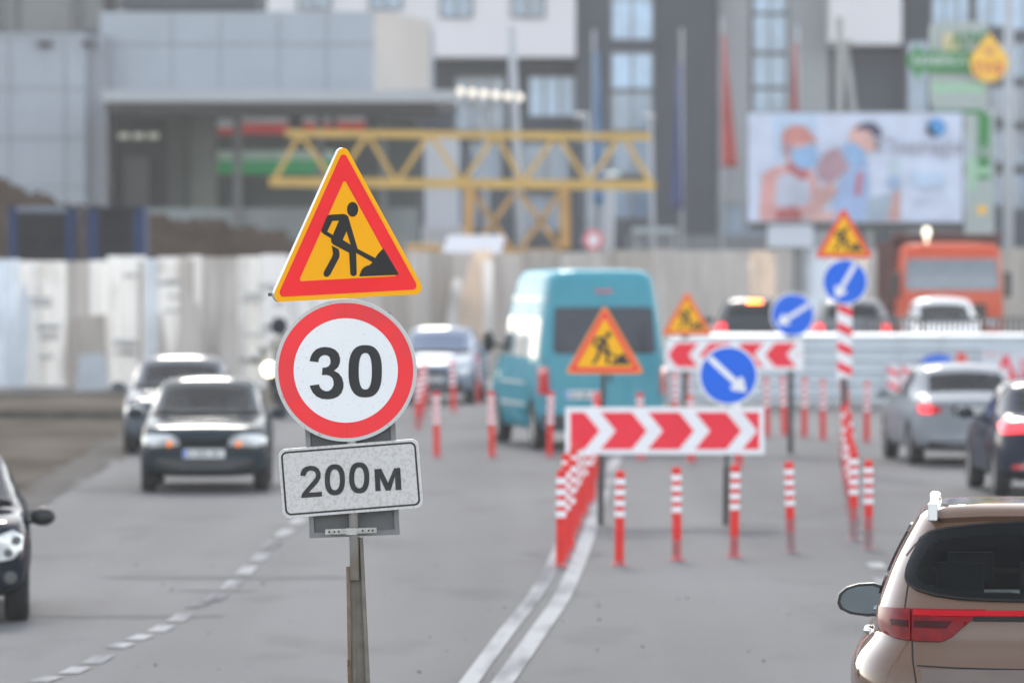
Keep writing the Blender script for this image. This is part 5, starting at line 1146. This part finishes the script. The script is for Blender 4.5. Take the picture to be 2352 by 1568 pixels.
pole("street_lamp", "tall grey lamp post at the far right edge behind the fuel sign", "street lamp", (2316, 560), (2318, -80), 170, .17, .13)
def flag(px, top, pts, Y, col, label, pb=None):
    t = pole("flagpole", label, "flag", (px, 560), (px, top), Y, .07, .05, grp="flags before the apartment block"); mb = MB(); fr = frame(Vector((0, Y, 0))); o = [(PT(x, y, Y).x, PT(x, y, Y).z) for x, y in pts]
    n = 14; vs = []; L_, R_ = pts[0], pts[1]
    for i in range(n + 1):
        tt = i / n; y = pts[0][1] + (pts[-1][1] - pts[0][1]) * tt
        xl = interp([(p[1], p[0]) for p in pts[:len(pts) // 2]], y) if False else px; wv = interp([(0, pts[1][0] - px), (1, pts[2][0] - px)], tt)
        for k in range(5): p = PT(px + wv * k / 4, y, Y); p.y += .18 * math.sin(k * 1.8 + tt * 5) - .1; vs.append(p)
    fs = [[i * 5 + k, i * 5 + k + 1, (i + 1) * 5 + k + 1, (i + 1) * 5 + k] for i in range(n) for k in range(4)]
    mb.add(vs, fs); ob = mb.build("cloth", [mat("flag " + label, lin(*col), .8, var=.12, scale=.8)], t, smooth=True); so_ = ob.modifiers.new("solid", 'SOLIDIFY'); so_.thickness = .02; return t
flag(1364, 70, [(1364, 120), (1372, 120), (1388, 470), (1364, 470)], 205, (82, 132, 176), "light blue flag hanging long on a grey pole, leftmost of the flags")
flag(1566, 66, [(1566, 150), (1556, 150), (1540, 480), (1566, 480)], 205, (66, 80, 130), "navy flag hanging long on a grey pole, right of the window tower")
flag(1658, 40, [(1658, 80), (1664, 80), (1694, 384), (1658, 384)], 205, (186, 76, 70), "wide orange red flag widening downwards, left of the billboard")
flag(1832, 60, [(1832, 100), (1824, 100), (1816, 270), (1832, 270)], 205, (176, 66, 64), "narrow red flag dipping behind the billboard's top edge")
# concrete A-pole
cp = thing("utility_pole", "concrete A-shaped utility pole rising behind the billboard", "utility pole", GX(1930, 175)); CON = stain("pole concrete", (.30, .31, .29), .12, 1.)
mb = MB(); mb.bar(GX(1930, 175), PT(1928, 40, 175), .34, n=10, w2=.22); mb.build("mast", [CON], cp, smooth=True); mb = MB(); mb.bar(GX(2030, 175.3), PT(1940, 95, 175.3), .30, n=10, w2=.20); mb.build("brace", [CON], cp, smooth=True); mb = MB(); mb.bar(PT(1900, 100, 175), PT(1958, 98, 175), .12); mb.build("crossarm", [CON], cp)
# billboard
YBB = 150.0; u = 1 / S(YBB)
bb = thing("billboard", "white roadside billboard showing two people in blue face masks", "billboard", GX(1815, YBB))
fr = frame(PT(1964, 385, YBB)); W_, H_ = 250 * u, 129 * u
mb = MB(); mb.plate(rect(-W_, -H_, W_, H_), shift(fr, 0, 0, -.06), .25); mb.build("frame", [mat("billboard frame", (.20, .21, .23), .6)], bb)
cv = lambda c, v=.06: mat("poster %d %d %d" % c, tuple(x * .84 for x in lin(*c)), .7, spec=.1, var=.12, scale=1.6)
pm_ = [cv((214, 222, 240)), cv((226, 168, 164)), cv((214, 146, 138)), cv((150, 186, 224)), cv((196, 200, 214)), cv((206, 212, 232)), cv((76, 82, 108)), cv((232, 186, 176)), cv((90, 160, 218)), cv((58, 66, 78)), cv((168, 190, 226)), cv((172, 186, 200)), cv((206, 118, 136)), cv((184, 186, 200)), cv((186, 150, 160)), cv((196, 216, 238)), cv((188, 110, 110)), cv((200, 220, 226)), cv((210, 166, 160))]
mb = MB(); pp = lambda x, y: ((x / 2.613 * (2352 / 2560) + 1660 * 2352 / 2560 - 1964) * u, (385 - y / 2.613 * 2352 / 2560) * u)   # crop-3 pixels -> poster metres
PLg = lambda pts: [pp(*p) for p in pts]
mb.plate(rect(-W_ + .05, -H_ + .05, W_ - .05, H_ - .05), fr, .05, 0)
el = lambda x, y, rx, ry: PLg([(x + rx * math.cos(t * math.pi / 12), y + ry * math.sin(t * math.pi / 12)) for t in range(24)])
lay = [(PLg([(700, 745), (1000, 745), (1000, 1000), (720, 1060)]), 15), (PLg([(1480, 1040), (1545, 1040), (1545, 1230), (1470, 1230)]), 17), (PLg([(1330, 1290), (1500, 1260), (1460, 1440), (1320, 1440)]), 11), (PLg([(1500, 1250), (1545, 1240), (1545, 1440), (1455, 1440)]), 18), (PLg([(1075, 1440), (1150, 1180), (1250, 1060), (1330, 1040), (1345, 1200), (1310, 1440)]), 10),
       (PLg([(620, 1440), (640, 1140), (720, 1090), (840, 1080), (960, 1110), (1010, 1200), (960, 1330), (900, 1440)]), 1), (PLg([(720, 1340), (740, 1150), (850, 1120), (950, 1180), (960, 1320), (840, 1370)]), 4), (PLg([(790, 1060), (920, 1080), (950, 1150), (900, 1180), (820, 1130)]), 16), (el(860, 960, 88, 115), 7), (PLg([(765, 930), (780, 850), (850, 815), (920, 825), (970, 880), (1005, 930), (900, 940)]), 2), (PLg([(770, 930), (860, 945), (840, 985), (810, 1040), (780, 1000)]), 14), (PLg([(825, 980), (960, 945), (1010, 985), (990, 1090), (890, 1105), (835, 1060)]), 3),
       (el(1310, 900, 105, 100), 7), (PLg([(1230, 850), (1300, 800), (1370, 800), (1420, 850), (1425, 940), (1380, 990), (1385, 900), (1330, 850)]), 6), (PLg([(1160, 960), (1230, 925), (1320, 990), (1290, 1080), (1200, 1070)]), 3), (PLg([(990, 1110), (1040, 1010), (1130, 960), (1210, 1090), (1110, 1190), (1020, 1180)]), 14), (PLg([(900, 1400), (1000, 1240), (1080, 1190), (1140, 1240), (1060, 1330), (980, 1430)]), 18), (PLg([(730, 1440), (740, 1370), (860, 1340), (900, 1420), (870, 1440)]), 16), (PLg([(900, 1440), (1060, 1380), (1150, 1390), (1080, 1440)]), 7), (PLg([(1245, 1280), (1265, 1120), (1300, 1130), (1280, 1280)]), 12), (el(1500, 1190, 38, 45), 10),
       (el(1775, 835, 62, 62), 8), (PLg([(1710, 830), (1740, 800), (1745, 850), (1790, 880), (1760, 900), (1720, 880)]), 9), (PLg([(1610, 1120), (1830, 1130), (1820, 1220), (1640, 1225)]), 15)]
for i, (pl, m) in enumerate(lay): mb.sheet(pl, fr, .006 + .004 * i, m)
text_sheet(mb, "Therapie", (fr[0] + fr[1] * pp(1700, 955)[0] + fr[2] * pp(1700, 955)[1], fr[1], fr[2], fr[3]), .62, 13, .01, .12, xs=1.25)
for px_, w_ in ((1680, 0), (1705, 0)): pass
for k in range(8): x = 1640 + k * 17; mb.sheet(PLg([(x, 1312), (x + 11, 1312), (x + 11, 1326), (x, 1326)]), fr, .12, 13)
mb.build("poster", pm_, bb)
mb = MB(); bx(mb, 1765, 516, 1868, 568, YBB + .1, .6); mb.build("box", [stain("white box", (.56, .59, .64), .05)], bb)
for px in (1800, 1835): mb = MB(); mb.bar(GX(px, YBB + .4), PT(px, 520, YBB + .4), .34); mb.build("support", [GREYP], bb)
mb = MB(); mb.bar(PT(1720, 520, YBB + .4), PT(2200, 522, YBB + .4), .22); mb.build("walkway", [GREYD], bb)
# fuel station totem
YF = 160.0; u = 1 / S(YF); ft = thing("fuel_station_sign", "green and white fuel station totem with a yellow drop and a car wash arrow", "sign", GX(2210, YF))
GRN = mat("totem green", lin(24, 122, 52), .5, var=.06); TWH = mat("totem white", (.34, .39, .37), .5, var=.05); YD = mat("drop yellow", lin(240, 186, 50), .5, var=.06); LGN = mat("totem pale green", lin(150, 190, 160), .5)
def rr(px0, py0, px1, py1): a, b = PT(px0, py1, YF), PT(px1, py0, YF); return rect(a.x, a.z, b.x, b.z)
fr = (Vector((0, YF, 0)), Vector((1, 0, 0)), Vector((0, 0, 1)), Vector((0, -1, 0)))
mb = MB(); mb.plate(round_poly(rr(2138, 50, 2270, 250)[2:] + rr(2138, 50, 2270, 250)[:2], .25), fr, .5, 0); mb.plate(rr(2220, 250.5, 2284, 640), fr, .5, 0); mb.sheet(rr(2246, 262, 2274, 412), fr, .01, 1); mb.sheet(rr(2222, 385, 2276, 400), fr, .02, 2); mb.sheet(rr(2226, 330, 2244, 440), fr, .01, 2)
mb.sheet(rr(2140, 190, 2262, 214), fr, .01, 2); mb.sheet(rr(2140, 252, 2262, 262), fr, .01, 1)
p = PT(2250, 350, YF); text_sheet(mb, "24", (Vector((p.x, YF, p.z)), fr[1], fr[2], fr[3]), .5, 0, .01, .03)
p = PT(2255, 482, YF); mb.sheet(circ(.14, 16, (p.x, p.z)), fr, .01, 3); mb.build("panel", [TWH, GRN, LGN, YD], ft)
mb = MB(); mb.plate(rr(2165, 78, 2200, 118), shift(fr, 0, 0, .12), .1, 0); p = PT(2228, 96, YF); text_sheet(mb, "АЗС", (Vector((p.x, YF - .14, p.z)), fr[1], fr[2], fr[3]), .55, 1, .02, 0); mb.build("logo_plate", [mat("logo sand", lin(198, 184, 140), .5), GRN], ft)
mb = MB(); P_ = lambda x, y: (PT(x, y, YF).x, PT(x, y, YF).z)
mb.plate([P_(2078, 140), P_(2110, 100), P_(2112, 118), P_(2232, 118), P_(2232, 168), P_(2112, 166), P_(2112, 190)], shift(fr, 0, 0, .15), .12, 0); p = PT(2158, 142, YF); text_sheet(mb, "МИЙКА", (Vector((p.x, YF - .16, p.z)), fr[1], fr[2], fr[3]), .36, 1, .004, 0, xs=1.15); mb.build("arrow", [GRN, mat("arrow lettering", (.52, .58, .55), .5)], ft)
mb = MB(); c = P_(2270, 146); rad = 43 * u; pts = [P_(2271, 78)] + [(c[0] + rad * math.cos(a), c[1] + rad * math.sin(a)) for a in [R(30 - i * 240 / 28) for i in range(29)]]
mb.plate(pts[::-1] if False else pts, shift(fr, 0, 0, .30), .14, 0); p = PT(2270, 160, YF); text_sheet(mb, "ГАЗ", (Vector((p.x, YF - .31, p.z)), fr[1], fr[2], fr[3]), .42, 1, .02, 0); p = PT(2270, 118, YF); mb.sheet(circ(.13, 12, (p.x, p.z)), shift(fr, 0, 0, .31), 0, 2); mb.build("drop", [YD, mat("drop lettering", lin(200, 84, 70), .5), mat("drop dot", lin(206, 140, 90), .5)], ft)
# small far things
rs = thing("road_sign", "small round no-entry style sign, red and white, above the teal van's roof", "road sign", GX(1363, 152)); mb = MB(); fr = frame(PT(1363, 551, 152)); mb.plate(circ(.28, 32), fr, .03, 0); mb.sheet([circ(.27, 32), circ(.17, 32)], fr, .004, 1); mb.build("disc", [mat("far sign white", (.62, .62, .66), .5), mat("far sign red", lin(200, 70, 80), .5)], rs); mb = MB(); mb.bar(PT(1370, 540, 152.1), GX(1370, 152.1), .07, n=8); mb.build("post", [GP], rs)
vn = thing("shelter", "pale flat-roofed shelter glimpsed between the flags above the hoarding", "shelter", GX(1508, 176)); mb = MB(); bx(mb, 1455, 522, 1555, 536, 176, 2.5); mb.build("roof", [stain("shelter roof", (.36, .40, .42), .06)], vn)
for px in (1462, 1548): mb = MB(); mb.bar(GX(px, 177), PT(px, 530, 177), .1); mb.build("post", [GP], vn)

# ------------------------------------------------------------------ air
hz = MB(); hz.box((-60, -8, -1.0), (60, 262, 40)); ho = hz.build("haze", [])
hm_ = bpy.data.materials.new("haze air"); hm_.use_nodes = True; nt = hm_.node_tree; nt.nodes.remove(nt.nodes["Principled BSDF"]); pv_ = nt.nodes.new("ShaderNodeVolumePrincipled")
pv_.inputs["Color"].default_value = (.97, .96, .95, 1); pv_.inputs["Density"].default_value = .00033; pv_.inputs["Anisotropy"].default_value = .2
nt.links.new(pv_.outputs[0], nt.nodes["Material Output"].inputs["Volume"]); ho.data.materials.append(hm_); tag(ho, kind="stuff")
